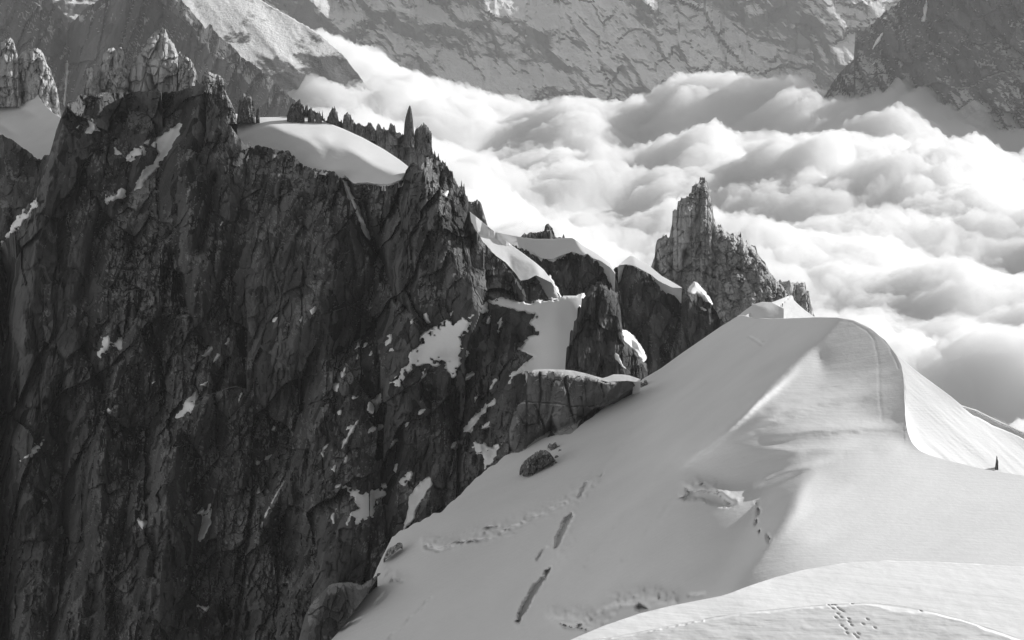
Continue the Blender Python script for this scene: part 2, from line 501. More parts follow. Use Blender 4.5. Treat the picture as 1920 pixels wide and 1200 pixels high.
# gentle swells of the shaded face
f([(1230, 700), (1420, 575), (1540, 600), (1450, 720), (1300, 860), (1150, 960)], (-0.60, 0.16, 0.79), 40)
f([(1400, 590), (1545, 596), (1590, 600), (1520, 660), (1440, 690)], (-0.64, 0.10, 0.75), 22)
f([(300, 1700), (700, 1080), (900, 950), (1040, 1000), (900, 1700)], (-0.50, -0.20, 0.83), 50)
f([(1060, 1110), (1250, 950), (1400, 930), (1420, 1010), (1350, 1120), (1100, 1200)], (-0.46, -0.10, 0.84), 40)
f([(1366, 1120), (1410, 1060), (1459, 1006), (1500, 957), (1498, 935), (1512, 908), (1535, 886), (1440, 905), (1400, 1000), (1330, 1110)], (-0.58, 0.16, 0.79), 10)
f([(1290, 866), (1336, 826), (1408, 834), (1500, 845), (1480, 857), (1446, 879), (1419, 908), (1340, 900)], (-0.50, -0.36, 0.79), 8)
# the hump between the shaded face and the right slope
HUMP = [(1584, 590), (1540, 639), (1485, 694), (1419, 754), (1358, 810), (1280, 876), (1336, 828), (1408, 830), (1452, 836), (1500, 843), (1480, 857), (1446, 879),
        (1419, 908), (1485, 884), (1562, 862), (1639, 848), (1705, 845), (1800, 850), (1800, 590)]
f(HUMP, (-0.06, -0.38, 0.92), 4, rag=2, seed=3)
f([(1584, 600), (1540, 645), (1510, 690), (1580, 720), (1700, 700), (1700, 600)], (-0.14, -0.36, 0.92), 22)
f([(1535, 655), (1485, 694), (1419, 754), (1358, 810), (1280, 876), (1400, 808), (1490, 742), (1545, 695)], (0.34, -0.16, 0.92), 6, amt=0.9)
f([(1650, 690), (1590, 755), (1640, 792), (1720, 800), (1720, 650)], (-0.26, -0.40, 0.88), 13, rag=5, seed=9, amt=0.95)
f([(1480, 800), (1420, 822), (1500, 836), (1600, 838), (1640, 812), (1560, 800)], (-0.16, -0.46, 0.88), 9, rag=5, seed=5, amt=0.8)
f([(1560, 860), (1600, 835), (1680, 815), (1720, 850), (1640, 850)], (0.16, -0.06, 0.98), 8)
# the bright spine
f([(1419, 909), (1485, 882), (1562, 859), (1639, 845), (1639, 851), (1562, 867), (1485, 893)], (0.34, -0.06, 0.94), 3)
# lit slope below the spine
LIT = [(1706, 846), (1640, 850), (1570, 872), (1535, 886), (1512, 908), (1498, 935), (1500, 957), (1459, 1006), (1410, 1060), (1366, 1114), (1340, 1700), (3000, 1700), (3000, 850)]
f(LIT, (0.04, -0.06, 0.99), 6, rag=4, seed=21)
f([(1530, 900), (1505, 945), (1470, 1005), (1420, 1062), (1480, 1050), (1560, 980), (1640, 910), (1600, 890)], (-0.06, -0.08, 0.99), 16)
f([(1620, 880), (1700, 850), (3000, 880), (3000, 1060), (1640, 1060), (1560, 1000)], (0.06, -0.08, 0.99), 40)
_w = sstep(-6, 2, nf.V-line(TOP_C)(nf.U))*sstep(40, 10, nf.V-np.maximum(line(TOP_B)(nf.U), 1060))
nf.solve(1870, 905, 500.0, weight=0.02+0.98*_w)
print('snow depths', [(p, round(float(nf.d(*p)))) for p in ((1600, 602), (1500, 600), (1448, 570), (1240, 690), (956, 846), (768, 987), (610, 1195), (1370, 1105), (1690, 700), (1695, 830), (1920, 890), (1900, 1060))])

CREV = [  # cracks and broken ice in the shaded face: centre line, half width px, depth m
    ([(1024, 1028), (1008, 1050)], 4, 1.5), ([(800, 1026), (820, 1032), (845, 1026)], 6, 2.5), ([(880, 1016), (915, 1012)], 4, 2.5), ([(912, 990), (935, 988)], 4, 2.5), ([(940, 1000), (1000, 975), (1060, 942)], 7, 1.2),
    ([(1110, 1160), (1150, 1138), (1190, 1130), (1210, 1138)], 8, 1.6), ([(1195, 1140), (1215, 1142)], 5, 2.5), ([(1290, 1118), (1320, 1116)], 4, 1.5),
    ([(735, 1088), (755, 1092)], 4, 1.5), ([(706, 1130), (724, 1112)], 6, 1.2), ([(640, 1180), (675, 1160)], 5, 1.2), ([(730, 1196), (760, 1172), (790, 1140), (808, 1122)], 4, 0.7), ([(1405, 633), (1415, 637), (1428, 647)], 3, 2.0), ([(1428, 645), (1436, 638)], 2.5, 2.0),
    ([(1100, 1060), (1180, 960), (1290, 850), (1400, 740)], 9, 0.5), ([(1130, 880), (1200, 800), (1290, 720)], 7, 0.35), ([(1170, 1050), (1230, 980), (1270, 930)], 7, 0.5),
]
PITS = [  # open crevasses: rim, depth m
    ([(1072, 960), (1077, 968), (1062, 1000), (1048, 1026), (1040, 1029), (1043, 1005), (1055, 975)], 8.0), ([(1030, 1062), (1033, 1070), (1016, 1100), (1001, 1125), (986, 1150), (973, 1172), (967, 1166), (979, 1130), (997, 1100), (1011, 1084)], 9.0),
    ([(1096, 905), (1111, 896), (1106, 912), (1086, 936), (1082, 931)], 4.0), ([(1120, 893), (1135, 880), (1128, 893)], 3.0), ([(1004, 1052), (1010, 1036), (1024, 1028), (1014, 1046)], 1.5),
    ([(1268, 935), (1281, 930), (1289, 918), (1303, 920), (1318, 918), (1335, 921), (1351, 926.5), (1375, 944), (1380, 946), (1370, 949), (1348, 948), (1322, 942), (1308, 935), (1287, 937)], 6.0), ([(1312, 906), (1318, 903), (1320, 908), (1312, 915)], 5.0), ([(1280, 915), (1296, 916), (1290, 920)], 3.0), ([(1397, 932), (1408, 935), (1400, 936)], 3.0),
    ([(1416, 939), (1427, 941), (1425, 947), (1418, 944)], 5.0), ([(1421, 948), (1429, 959), (1424, 968), (1416, 972), (1419, 960)], 5.0), ([(1415, 972), (1421, 976), (1421, 987), (1413, 984)], 5.0), ([(1422, 991), (1429, 995), (1424, 1002), (1420, 999)], 5.0), ([(1436, 998), (1445, 1009), (1440, 1019), (1436, 1011)], 6.0),
    ([(1046, 1167), (1070, 1172), (1092, 1176), (1112, 1178), (1100, 1182), (1060, 1178)], 5.0), ([(1080, 1170), (1090, 1167), (1096, 1174), (1084, 1178)], 7.0), ([(1190, 1140), (1200, 1132), (1210, 1136), (1225, 1142), (1205, 1148)], 5.0), ([(1056, 1158), (1063, 1160), (1062, 1166)], 4.0),
    ([(840, 1020), (860, 1014), (880, 1012), (868, 1020)], 3.0), ([(908, 988), (935, 984), (938, 990), (915, 994)], 3.0), ([(944, 992), (952, 990), (950, 998)], 3.5), ([(1300, 1116), (1308, 1114), (1306, 1120)], 3.0),
]
RISE = [  # raised edges of the breaks
    ([(800, 1018), (850, 1018), (900, 1002), (950, 990), (1010, 960), (1070, 935), (1110, 900)], 12, 1.8),
    ([(1040, 1150), (1075, 1150), (1120, 1162), (1160, 1125), (1200, 1112), (1260, 1125)], 14, 2.0),
    ([(1290, 905), (1330, 912), (1380, 935)], 9, 1.3), ([(720, 1075), (745, 1080)], 12, 1.2), ([(1045, 1040), (1060, 1000)], 16, 0.8),
]
FOLDS = [([(1255, 890), (1310, 848), (1358, 811), (1420, 755), (1490, 694)], 2.4, 9), ([(1320, 852), (1430, 785), (1550, 748), (1680, 728)], 1.5, 15), ([(1415, 822), (1520, 806), (1620, 800), (1690, 806)], 1.3, 11), ([(1380, 800), (1480, 760), (1600, 720), (1690, 690)], 1.0, 12),
         ([(1480, 962), (1600, 905), (1780, 880)], 0.6, 22), ([(1440, 1040), (1560, 975), (1740, 935)], 0.6, 24), ([(1420, 845), (1500, 846), (1600, 835)], 0.6, 7)]
def snow_d(U, V):
    d = nf.d(U, V)
    w1 = 3.5*fbm(U/15, V/15, 41, 4); w2 = 3.5*fbm(U/15+7, V/15, 43, 4)
    for pts, hw, dep in RISE:
        q = seg_dist(U+w1*2, V+w2*2, pts)
        d = d - dep*np.exp(-(q/hw)**2)*(0.9+0.8*fbm(U/7, V/7, 61, 3))
    for pts, hw, dep in CREV:
        q = seg_dist(U+w1, V+w2, pts)
        d = d + dep*sstep(hw, hw*0.2, q)
    for poly, dep in PITS:
        x0, x1 = min(p[0] for p in poly)-12, max(p[0] for p in poly)+12
        y0, y1 = min(p[1] for p in poly)-12, max(p[1] for p in poly)+12
        k = np.nonzero((U > x0) & (U < x1) & (V > y0) & (V < y1))
        if len(k[0]):
            q = sdist(U[k]+w1[k]*0.7+3.5*vnoise(U[k]/5, V[k]/5, 55), V[k]+w2[k]*0.7+3.5*vnoise(U[k]/5, V[k]/5, 56), poly)
            d[k] += 0.62*dep*sstep(-0.5, 3.5, q) - 0.03*dep*np.exp(-((q+3)/3.0)**2)
    # wind crust: faint streaks down the shaded face, ripples over the hump
    m = sstep(1420, 1200, U+0.9*(V-700))+0.25
    d = d + m*0.22*fbm((U*0.72-V*0.69)/150, (V*0.72+U*0.69)/12, 71, 4)
    d = d + 0.34*fbm((U-V*0.3)/170, (V+U*0.3)/24, 81, 4)*sstep(1250, 1450, U)
    q = seg_dist(U, V+1.5*fbm(U/30, V/30, 85, 2), [(1417, 909), (1450, 897), (1490, 882), (1530, 869), (1575, 857)])
    d = d - 3.2*np.exp(-(q/6.5)**2)*sstep(1590, 1480, U)*sstep(1408, 1440, U)
    # folds blown into the hump and the lit slope: crest line, height m, half width px
    for pts, amp, wd in FOLDS:
        q = seg_dist(U+6*fbm(U/60, V/20, 87, 3), V+6*fbm(U/60+3, V/20, 88, 3), pts)
        x0, x1 = pts[0][0], pts[-1][0]
        d = d - amp*np.exp(-(q/wd)**2)*sstep(x0, x0+0.25*(x1-x0), U)*sstep(x1+20, x1-0.3*(x1-x0), U)
    # two old ski tracks over the hump
    for pts in ([(1560, 600), (1600, 605), (1625, 620), (1640, 640), (1648, 680), (1648, 740), (1655, 790)], [(1600, 600), (1640, 618), (1668, 650), (1684, 690)]):
        q = seg_dist(U+0.5*w1, V+0.5*w2, pts)
        d = d + 0.10*np.exp(-(q/1.8)**2)
    return d
_tC = line(TOP_C); tB, tA = line(TOP_B), line(TOP_A)
def tC(u):      # the snow edge against the rock is ragged, the crest smooth
    return _tC(u) + 9*fbm(u/26, 0*u, 15, 5)*sstep(1250, 950, u)
def botC(u):
    return np.full(np.shape(u), 1480.0)
uC = np.concatenate([np.arange(570, 1680, 2.8), np.arange(1680, 1702, 0.8), np.arange(1702, 1976, 4.0), np.arange(1980, 2760, 20.0)])
snow_ridge = sheet('snow_ridge', MAT_SNOW, uC, tC, botC, 340, snow_d, back=(14, 160, 190), smooth=True, vmid=line([(570, 1275), (900, 1060), (1300, 930), (1500, 850), (1650, 842), (1697, 846), (1724, 854), (1847, 883), (1980, 904), (2500, 1062), (2800, 1182)]), kind='structure')

# foreground hump (behind the lip)
nb = NormalField(1000, 1010, 3000, 1700, 4, (0.10, -0.10, 0.98))
nb.face([(1000, 1330), (1068, 1195), (1260, 1130), (1400, 1095), (1420, 1130), (1250, 1175), (1120, 1230)], (-0.22, -0.20, 0.95), 16)
nb.face([(1350, 1120), (1600, 1050), (3000, 1150), (3000, 1180), (1600, 1080), (1400, 1130)], (0.16, 0.02, 0.98), 14)
nb.solve(1600, 1125, 128.0)
print('fore depths', [(p, round(float(nb.d(*p)))) for p in ((1600, 1054), (1370, 1112), (1100, 1190), (1900, 1065), (1900, 1180))])
def fore_d(U, V):
    return nb.d(U, V) + 0.06*fbm(U/40, V/9, 91, 4)
snow_hump = sheet('snow_hump', MAT_SNOW, np.concatenate([np.arange(1046, 1988, 5.0), np.arange(1990, 2880, 30.0)]), tB, lambda u: tA(u)+160, 130, fore_d, back=(8, 30, 30), smooth=True, kind='structure')

# the lip nearest to the camera, with a trodden line of footprints
na = NormalField(1040, 1090, 3000, 2000, 4, (0.0, -0.20, 0.97))
na.solve(1580, 1150, 100.0)
FOOT = [(1556, 1137), (1562, 1141), (1570, 1139), (1575, 1143), (1553, 1134), (1571, 1151), (1577, 1157), (1591, 1160), (1592, 1166), (1567, 1158), (1580, 1146),
        (1596, 1172), (1578, 1173), (1585, 1179), (1626, 1161), (1640, 1177), (1602, 1190), (1609, 1188), (1607, 1195), (1597, 1132), (1560, 1134), (1566, 1135), (1727, 1146), (1618, 1170), (1588, 1187)]
def lip_d(U, V):
    d = na.d(U, V) + 0.10*fbm(U/60, V/14, 95, 4)
    top = tA(U)
    edge = V-top
    # crumbled steep edge of the little cornice
    hgt = 4 + 5*np.clip(fbm(U/26, 0*U, 97, 3)+0.35, 0, 1) + 7*np.exp(-((U-1690)/45)**2)
    hgt = np.where(U < 1320, 5+4*vnoise(U/6, 0*U, 99), hgt)
    d = d + 0.5*(1-sstep(0.2, 1.0, edge/np.maximum(hgt, 2)))*(1-sstep(0, 0.5, -edge))
    for (x, y) in FOOT:
        q = np.hypot((U-x)/2.4, (V-y-0.45*(U-x))/1.3)
        d = d + 0.22*np.exp(-q*q)
    return d
snow_lip = sheet('snow_lip', MAT_SNOW, np.concatenate([np.arange(1085, 1986, 2.0), np.arange(1990, 2880, 30.0)]), tA, lambda u: tA(u)+300, 170, lip_d, back=(6, 14, 10), smooth=True, spow=1.5, kind='structure')

# the bright slope on the far right, with a wind lip along its top
TOP_D = [(1640, 640), (1690, 672), (1700, 681), (1720, 697), (1750, 719), (1780, 741), (1803, 760), (1830, 768), (1870, 788), (1920, 810), (1990, 842), (2300, 985), (2700, 1160)]
tD = line(TOP_D)
nd = NormalField(1600, 560, 2900, 1400, 4, (0.12, -0.10, 0.98))
nd.face([(1803, 760), (1860, 800), (2600, 1300), (2900, 1300), (2900, 1100), (2080, 700)], (0.10, -0.30, 0.94), 10)
nd.face([(1690, 780), (1705, 830), (1760, 860), (1900, 880), (1830, 830), (1760, 780)], (0.06, -0.18, 0.96), 14, rag=4, seed=8)
nd.face([(1685, 760), (1690, 800), (1700, 840), (1730, 850), (1715, 800), (1695, 760)], (0.34, -0.06, 0.93), 5)
nd.solve(1870, 880, float(nf.d(1870, 878))+52)
print('right slope', [(p, round(float(nd.d(*p)))) for p in ((1700, 685), (1803, 762), (1920, 812), (1920, 886), (1700, 830))])
def right_d(U, V):
    d = nd.d(U, V) + 0.5*fbm((U*0.75+V*0.66)/120, (V*0.75-U*0.66)/14, 33, 4)
    und = sstep(1800, 1830, U)*(14+4*vnoise(U/12, 0*U, 3))*sstep(1990, 1840, U)**0.2
    e = V - tD(U) - 2.5
    d = d + 2.4*sstep(0.0, 1.5, e)*(1-sstep(0.55, 1.0, e/np.maximum(und, 1)))*sstep(1800, 1825, U)
    return d
snow_slope = sheet('snow_slope', MAT_SNOW, np.concatenate([np.arange(1650, 1986, 2.0), np.arange(1990, 2690, 10.0)]), tD, lambda u: np.maximum(tC(u)+20, tD(u)+20), 150, right_d, back=(10, 70, 90), smooth=True, kind='structure')

# the little bright cone behind the hump
TOP_E = [(1388, 600), (1400, 590), (1415, 583), (1447, 567), (1462, 561), (1478, 555), (1484, 553.5), (1487, 556), (1488, 562), (1497, 571), (1510, 582), (1530, 596), (1545, 604)]
tE = line(TOP_E)
dE = float(nf.d(1470, 596))
print('cone at', dE)
ne = NormalField(1360, 530, 1580, 650, 2, (0.22, -0.16, 0.95))
ne.face([(1360, 650), (1400, 586), (1486, 553), (1470, 566), (1440, 590), (1400, 610)], (0.04, -0.24, 0.96), 3)
ne.solve(1470, 596, 820.0)
def cone_d(U, V):
    d = ne.d(U, V) + 0.25*fbm(U/10, V/5, 5, 3)
    for (x, y) in ((1453, 581), (1457, 578), (1461, 576), (1463, 574), (1470, 567), (1476, 561), (1479, 557), (1450, 583), (1445, 582), (1459, 582)):
        d = d + 0.9*np.exp(-np.hypot((U-x)/1.5, (V-y)/1.2)**2)
    return d
snow_cone = sheet('snow_cone', MAT_SNOW, np.arange(1388, 1546, 1.5), tE, lambda u: np.maximum(tC(u)+6, tE(u)+6), 60, cone_d, back=(6, 40, 45), smooth=True, kind='structure')

# a shaded shoulder of snow left of the cone
nh = NormalField(1350, 530, 1500, 650, 2, (-0.50, -0.10, 0.85))
nh.face([(1400, 572), (1420, 574), (1445, 580), (1460, 570), (1450, 540), (1400, 540)], (0.1, -0.1, 0.98), 2)
nh.solve(1430, 590, 810.0)
sheet('snow_shoulder', MAT_SNOW, np.arange(1372, 1470, 1.5), line([(1366, 606), (1384, 592), (1398, 581), (1412, 571), (1428, 566), (1448, 567), (1472, 580)]), lambda u: tC(u)+8, 40, lambda U, V: nh.d(U, V)+0.2*fbm(U/12, V/6, 9, 3), back=(5, 40, 45), smooth=True, kind='structure')

# ------------------------------------------------------------------ the big shaded wall
WALL_CREST = [(-180, 560), (-100, 520), (-40, 492), (0, 462), (20, 438), (45, 398), (60, 368), (76, 305), (84, 291), (93, 290), (100, 265), (105, 245), (112, 225), (118, 212), (122, 205), (125, 192), (147, 191), (149, 178),
    (175, 178), (190, 174), (240, 174), (265, 170), (278, 173), (310, 174), (330, 172), (345, 168), (358, 163), (372, 156), (385, 160), (392, 175), (400, 192), (410, 203), (420, 218), (435, 240),
    (445, 255), (453, 263), (461, 272), (465, 265), (470, 268), (476, 279), (479, 270), (500, 276), (520, 282), (543, 284), (560, 303), (577, 313), (607, 318), (627, 323), (637, 333), (647, 333),
    (663, 347), (687, 345), (707, 348), (733, 348), (755, 339), (761, 318), (770, 308), (780, 305), (792, 311), (800, 296), (812, 296), (823, 301), (833, 308), (846, 320), (850, 333), (860, 350), (870, 358), (877, 376),
    (884, 418), (893, 432), (905, 452), (925, 474), (936, 488), (948, 508), (960, 515), (968, 528), (976, 545), (986, 560), (1000, 566), (1030, 562), (1060, 559), (1090, 556), (1110, 572), (1135, 605), (1150, 650), (1165, 700), (1180, 730)]
def wall_foot(u):
    return np.where(u < 560, 1290.0, np.minimum(1290.0, np.interp(u, [560, 600, 735, 956, 1180], [1290, 1290, 1130, 960, 800])))
CALM = [([(740, 720), (767, 660), (800, 600), (900, 575), (895, 640), (870, 720)], 0.3), ([(905, 550), (1100, 545), (1110, 700), (1000, 760), (940, 730), (985, 640)], 0.2), ([(440, 300), (560, 320), (690, 360), (700, 520), (640, 600), (520, 590), (440, 520), (420, 400)], 0.7), ([(290, 300), (390, 250), (400, 330), (370, 480), (300, 500)], 0.8),
        ([(60, 420), (190, 300), (170, 520), (120, 680), (60, 720)], 0.75), ([(780, 330), (900, 450), (980, 580), (850, 590), (760, 480)], 0.8)]
RIBS = [([(15, 470), (5, 700), (-10, 1200)], -34, 22), ([(125, 205), (112, 290), (70, 430), (45, 640)], 13, 26), ([(335, 240), (265, 340), (190, 430), (150, 560)], -13, 18),
        ([(385, 165), (362, 250), (345, 330), (360, 430)], 11, 26), ([(405, 330), (393, 400), (376, 470)], -15, 11), ([(700, 450), (722, 520), (700, 610), (640, 660)], -12, 20),
        ([(790, 330), (830, 430), (890, 580)], 16, 50), ([(650, 342), (675, 402), (697, 455), (745, 560), (795, 612)], -9, 9), ([(170, 560), (150, 640), (190, 720)], -8, 12),
        ([(250, 560), (255, 640), (300, 760)], 9, 22), ([(330, 480), (345, 560), (390, 660)], -9, 12), ([(600, 590), (470, 690), (340, 800), (260, 980), (230, 1100)], 13, 42), ([(640, 720), (560, 860), (490, 1000), (470, 1120)], 10, 24),
        ([(560, 720), (520, 830), (440, 950)], -10, 26), ([(400, 800), (380, 930), (400, 1200)], -9, 24), ([(300, 840), (310, 1000), (290, 1200)], 9, 26), ([(110, 780), (120, 1000), (90, 1200)], -12, 22), ([(180, 820), (190, 1010), (200, 1200)], 8, 22),
        ([(520, 990), (560, 1100), (570, 1200)], -8, 26), ([(700, 680), (780, 780), (850, 860)], 9, 40), ([(900, 600), (960, 690), (950, 760)], 8, 36), ([(640, 980), (620, 1080), (540, 1200)], 10, 36),
        ([(255, 205), (300, 215), (340, 205)], -10, 26), ([(170, 250), (180, 330), (150, 450)], 8, 20)]
RIBS = [(p, a*1.6, w_) for p, a, w_ in RIBS]
wall = Massif(WALL_CREST, [(-180, 1290), (560, 1290), (600, 1290), (735, 1130), (956, 960), (1180, 800)], (500, 600, 1150.0), (-0.30, -0.78, 0.55),
    [(66, 26.0), (28, 17.0), (12, 8.0), (5.2, 3.4), (2.4, 1.4)], seed=5, aspect=2.6, lean=0.12, jag=1.6, step=2.05, ribs=RIBS, calm=CALM, joints=((15, 110, 0.08, 2.6), (24, 140, -0.35, 2.2), (9, 50, 0.2, 1.3), (40, 60, 1.2, 1.8)),
    flute=(9.0, 3.2, [(-80, 780), (420, 820), (460, 1300), (-80, 1300)]), bow=((840, 470, 140, 170, 22), (520, 430, 160, 200, 10)))
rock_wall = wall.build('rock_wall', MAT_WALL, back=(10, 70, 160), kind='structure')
PATCHES = [
    ([(343, 230), (327, 239), (307, 247), (284, 272), (298, 287), (286, 306), (266, 321), (250, 360), (264, 352), (290, 320), (320, 280), (338, 248)], 4, 0),
    ([(208, 272), (227, 283), (240, 292), (262, 275), (279, 262), (272, 285), (257, 300), (237, 303), (220, 290)], 5, 1),
    ([(193, 356), (200, 370), (212, 362), (227, 352), (240, 360), (228, 370), (213, 378), (200, 380)], 5, 1),
    ([(172, 223), (185, 246), (170, 249), (158, 250), (165, 240)], 3, 0), ([(150, 232), (146, 242), (141, 240)], 3, 0),
    ([(0, 463), (20, 437), (43, 393), (52, 398), (68, 372), (72, 380), (50, 410), (27, 434), (4, 466)], 4, 1),
    ([(192, 634), (203, 630), (210, 640), (218, 632), (228, 634), (231, 657), (221, 657), (208, 647), (198, 660), (188, 677), (182, 664), (190, 652)], 3, 1),
    ([(377, 667), (396, 648), (401, 653), (384, 671)], 3, 0), ([(395, 683), (408, 664), (413, 664), (399, 683)], 3, 0), ([(416, 648), (430, 636), (428, 644)], 2, 0),
    ([(333, 781), (346, 757), (367, 733), (372, 738), (363, 762), (343, 782)], 3, 0), ([(374, 722), (392, 714), (384, 724)], 2, 0), ([(37, 865), (60, 845), (83, 820), (86, 826), (64, 853)], 3, 1),
    ([(258, 975), (275, 979), (267, 993)], 2, 0), ([(394, 945), (395, 979), (380, 1012), (371, 1013), (380, 985), (383, 958)], 2.5, 0), ([(372, 1136), (392, 1139), (386, 1146)], 2, 0),
    ([(691, 754), (714, 743), (700, 780), (686, 771)], 3, 0), ([(672, 787), (664, 804), (650, 830), (639, 846), (643, 828), (660, 800)], 2, 0), ([(625, 725), (636, 718), (632, 734)], 2, 0),
    ([(645, 915), (660, 912), (681, 926), (727, 907), (722, 926), (706, 943), (697, 967), (668, 981), (658, 967), (672, 950), (656, 930)], 5, 1),
    ([(806, 894), (811, 908), (790, 938), (772, 979), (756, 993), (762, 967), (768, 933), (788, 904)], 3, 0), ([(747, 904), (760, 886), (774, 880), (775, 891), (757, 912)], 4, 1),
    ([(864, 813), (889, 779), (927, 748), (931, 754), (912, 770), (881, 808)], 3, 0), ([(889, 829), (906, 832), (922, 838), (939, 828), (936, 854), (914, 875), (909, 886), (904, 854), (888, 846)], 4, 1),
    ([(642, 336), (650, 344), (660, 368), (672, 392), (684, 420), (694, 447), (688, 446), (674, 414), (660, 382), (648, 352)], 2, 0),
    ([(720, 647), (733, 627), (735, 637), (724, 650)], 2, 0), ([(580, 582), (590, 572), (594, 578), (585, 592)], 2, 0), ([(560, 600), (566, 594), (564, 606)], 1.5, 0),
    ([(727, 720), (747, 702), (767, 670), (793, 626), (813, 609), (850, 602), (891, 588), (881, 617), (866, 633), (878, 660), (858, 688), (850, 712), (834, 684), (807, 684), (777, 688), (760, 704), (750, 724)], 6, 1.3),
    ([(947, 711), (973, 687), (1000, 668), (972, 655), (988, 632), (1011, 627), (993, 607), (1003, 590), (990, 586), (953, 579), (922, 571), (913, 561), (940, 556), (960, 560), (987, 570), (1020, 565), (1053, 560), (1092, 554), (1096, 600), (1100, 660), (1100, 760), (1000, 760), (985, 700)], 3, 0.5),
    ([(620, 880), (630, 868), (628, 886)], 2, 0), ([(600, 850), (607, 840), (606, 856)], 2, 0), ([(620, 968), (628, 960), (626, 980)], 3, 0), ([(535, 900), (522, 925), (505, 955), (490, 988), (498, 960), (520, 920)], 1.5, 0),
    ([(795, 590), (800, 585), (806, 604), (798, 602)], 2, 0), ([(905, 575), (912, 570), (915, 582), (906, 584)], 2, 0), ([(745, 704), (735, 712), (728, 722)], 2, 0), ([(735, 880), (745, 870), (742, 886)], 2, 0),
    ([(827, 365), (840, 358), (838, 372)], 1.5, 0), ([(665, 655), (672, 640), (676, 650)], 1.5, 0), ([(480, 925), (486, 910), (488, 924)], 1, 0),
]
for k, (poly, rag, ho) in enumerate(PATCHES):
    snow_patch(wall, poly, rock_wall, rag=rag, holes=ho, seed=k*13, step=1.4 if len(poly) < 14 else 1.6, lift=2.4 if len(poly) < 14 else 4.5, soft=5.0 if len(poly) < 16 else 11.0, sink=3.0 if len(poly) < 16 else 7.0)

# many small scraps of snow caught on ledges, mostly on the broken lower right part of the wall
rng = random.Random(4)
scrap_zone = [(600, 620), (760, 600), (900, 560), (990, 600), (960, 720), (880, 860), (740, 960), (640, 1010), (560, 900)]
cnt = 0
while cnt < 46:
    x, y = rng.uniform(560, 990), rng.uniform(560, 1010)
    if cnt > 36: x, y = rng.uniform(130, 560), rng.uniform(330, 1000)
    elif not bool(inside(np.array([x]), np.array([y]), scrap_zone)[0]): continue
    l_, w_, a_ = rng.uniform(4, 13), rng.uniform(1.2, 3.2), R(rng.uniform(25, 75))
    ca, sa = math.cos(a_), -math.sin(a_)
    poly = [(x+l_*ca*c1-w_*sa*c2, y+l_*sa*c1+w_*ca*c2) for c1, c2 in ((-1, 0.2), (-0.3, -1), (0.5, -0.7), (1, 0.1), (0.4, 0.8), (-0.5, 1))]
    snow_patch(wall, poly, rock_wall, rag=3.0, seed=2000+cnt*7, step=1.3, lift=2.2)
    cnt += 1

# dark ridge at the left edge of the picture, in front of the glacier
left_ridge = Massif([(-190, 190), (-120, 215), (-45, 232), (0, 252), (20, 261), (45, 279), (70, 297), (80, 299), (92, 330)], [(-190, 640), (-45, 540), (0, 510), (45, 450), (92, 345)], (40, 350, 1300.0), (-0.25, -0.8, 0.55),
    [(30, 7), (12, 3.6), (5, 1.6), (2.2, 0.6)], seed=21, step=2.0, jag=1.5)
left_ridge.build('rock_ridge', MAT_WALL, kind='structure')

# ------------------------------------------------------------------ snow bank on top of the wall
TOP_S1 = [(396, 196), (408, 197), (420, 206), (440, 213), (480, 220), (520, 219.5), (545, 217.5), (575, 219), (600, 225), (640, 240), (680, 258), (720, 280), (750, 300), (768, 314)]
ns = NormalField(360, 150, 820, 420, 2, (-0.40, -0.30, 0.85))
ns.face([(360, 150), (360, 215), (430, 228), (447, 232), (493, 231), (510, 235), (533, 247), (567, 260), (593, 273), (612, 284), (627, 278), (650, 279), (673, 293), (697, 310), (727, 322), (757, 333), (820, 350), (820, 150)], (0.10, -0.05, 0.99), 3.5)
ns.face([(590, 262), (600, 285), (610, 292), (618, 275), (612, 262)], (-0.1, -0.30, 0.94), 4)
ns.face([(440, 225), (452, 235), (440, 250), (425, 232)], (0.2, -0.35, 0.9), 4)
dS1 = float(wall.d(np.array([600.0]), np.array([322.0]), False)[0])
ns.solve(600, 322, dS1+6)
print('bank', dS1, [(p, round(float(ns.d(*p)))) for p in ((410, 200), (500, 221), (600, 226), (760, 308), (755, 336))], [round(float(wall.d(np.array([float(a)]), np.array([float(b)]), False)[0])) for a, b in ((400, 195), (500, 278), (600, 320), (700, 350), (755, 342), (860, 360), (980, 560), (30, 700), (500, 1190), (900, 880))])
WALLCR = line(WALL_CREST)
def bank_d(U, V):
    d = ns.d(U, V) + 0.25*fbm((U+V)/40, (V-U*0.5)/9, 3, 3)
    w = wall.d(U, np.maximum(V, WALLCR(U)), False)+3
    return np.maximum(d, np.where(V > WALLCR(U)-3, w, 0))
snow_bank = sheet('snow_bank', MAT_SNOW, np.arange(398, 767, 2.2), line(TOP_S1), lambda u: WALLCR(u)+10, 80, bank_d, back=(8, 50, 60), smooth=True, kind='structure')

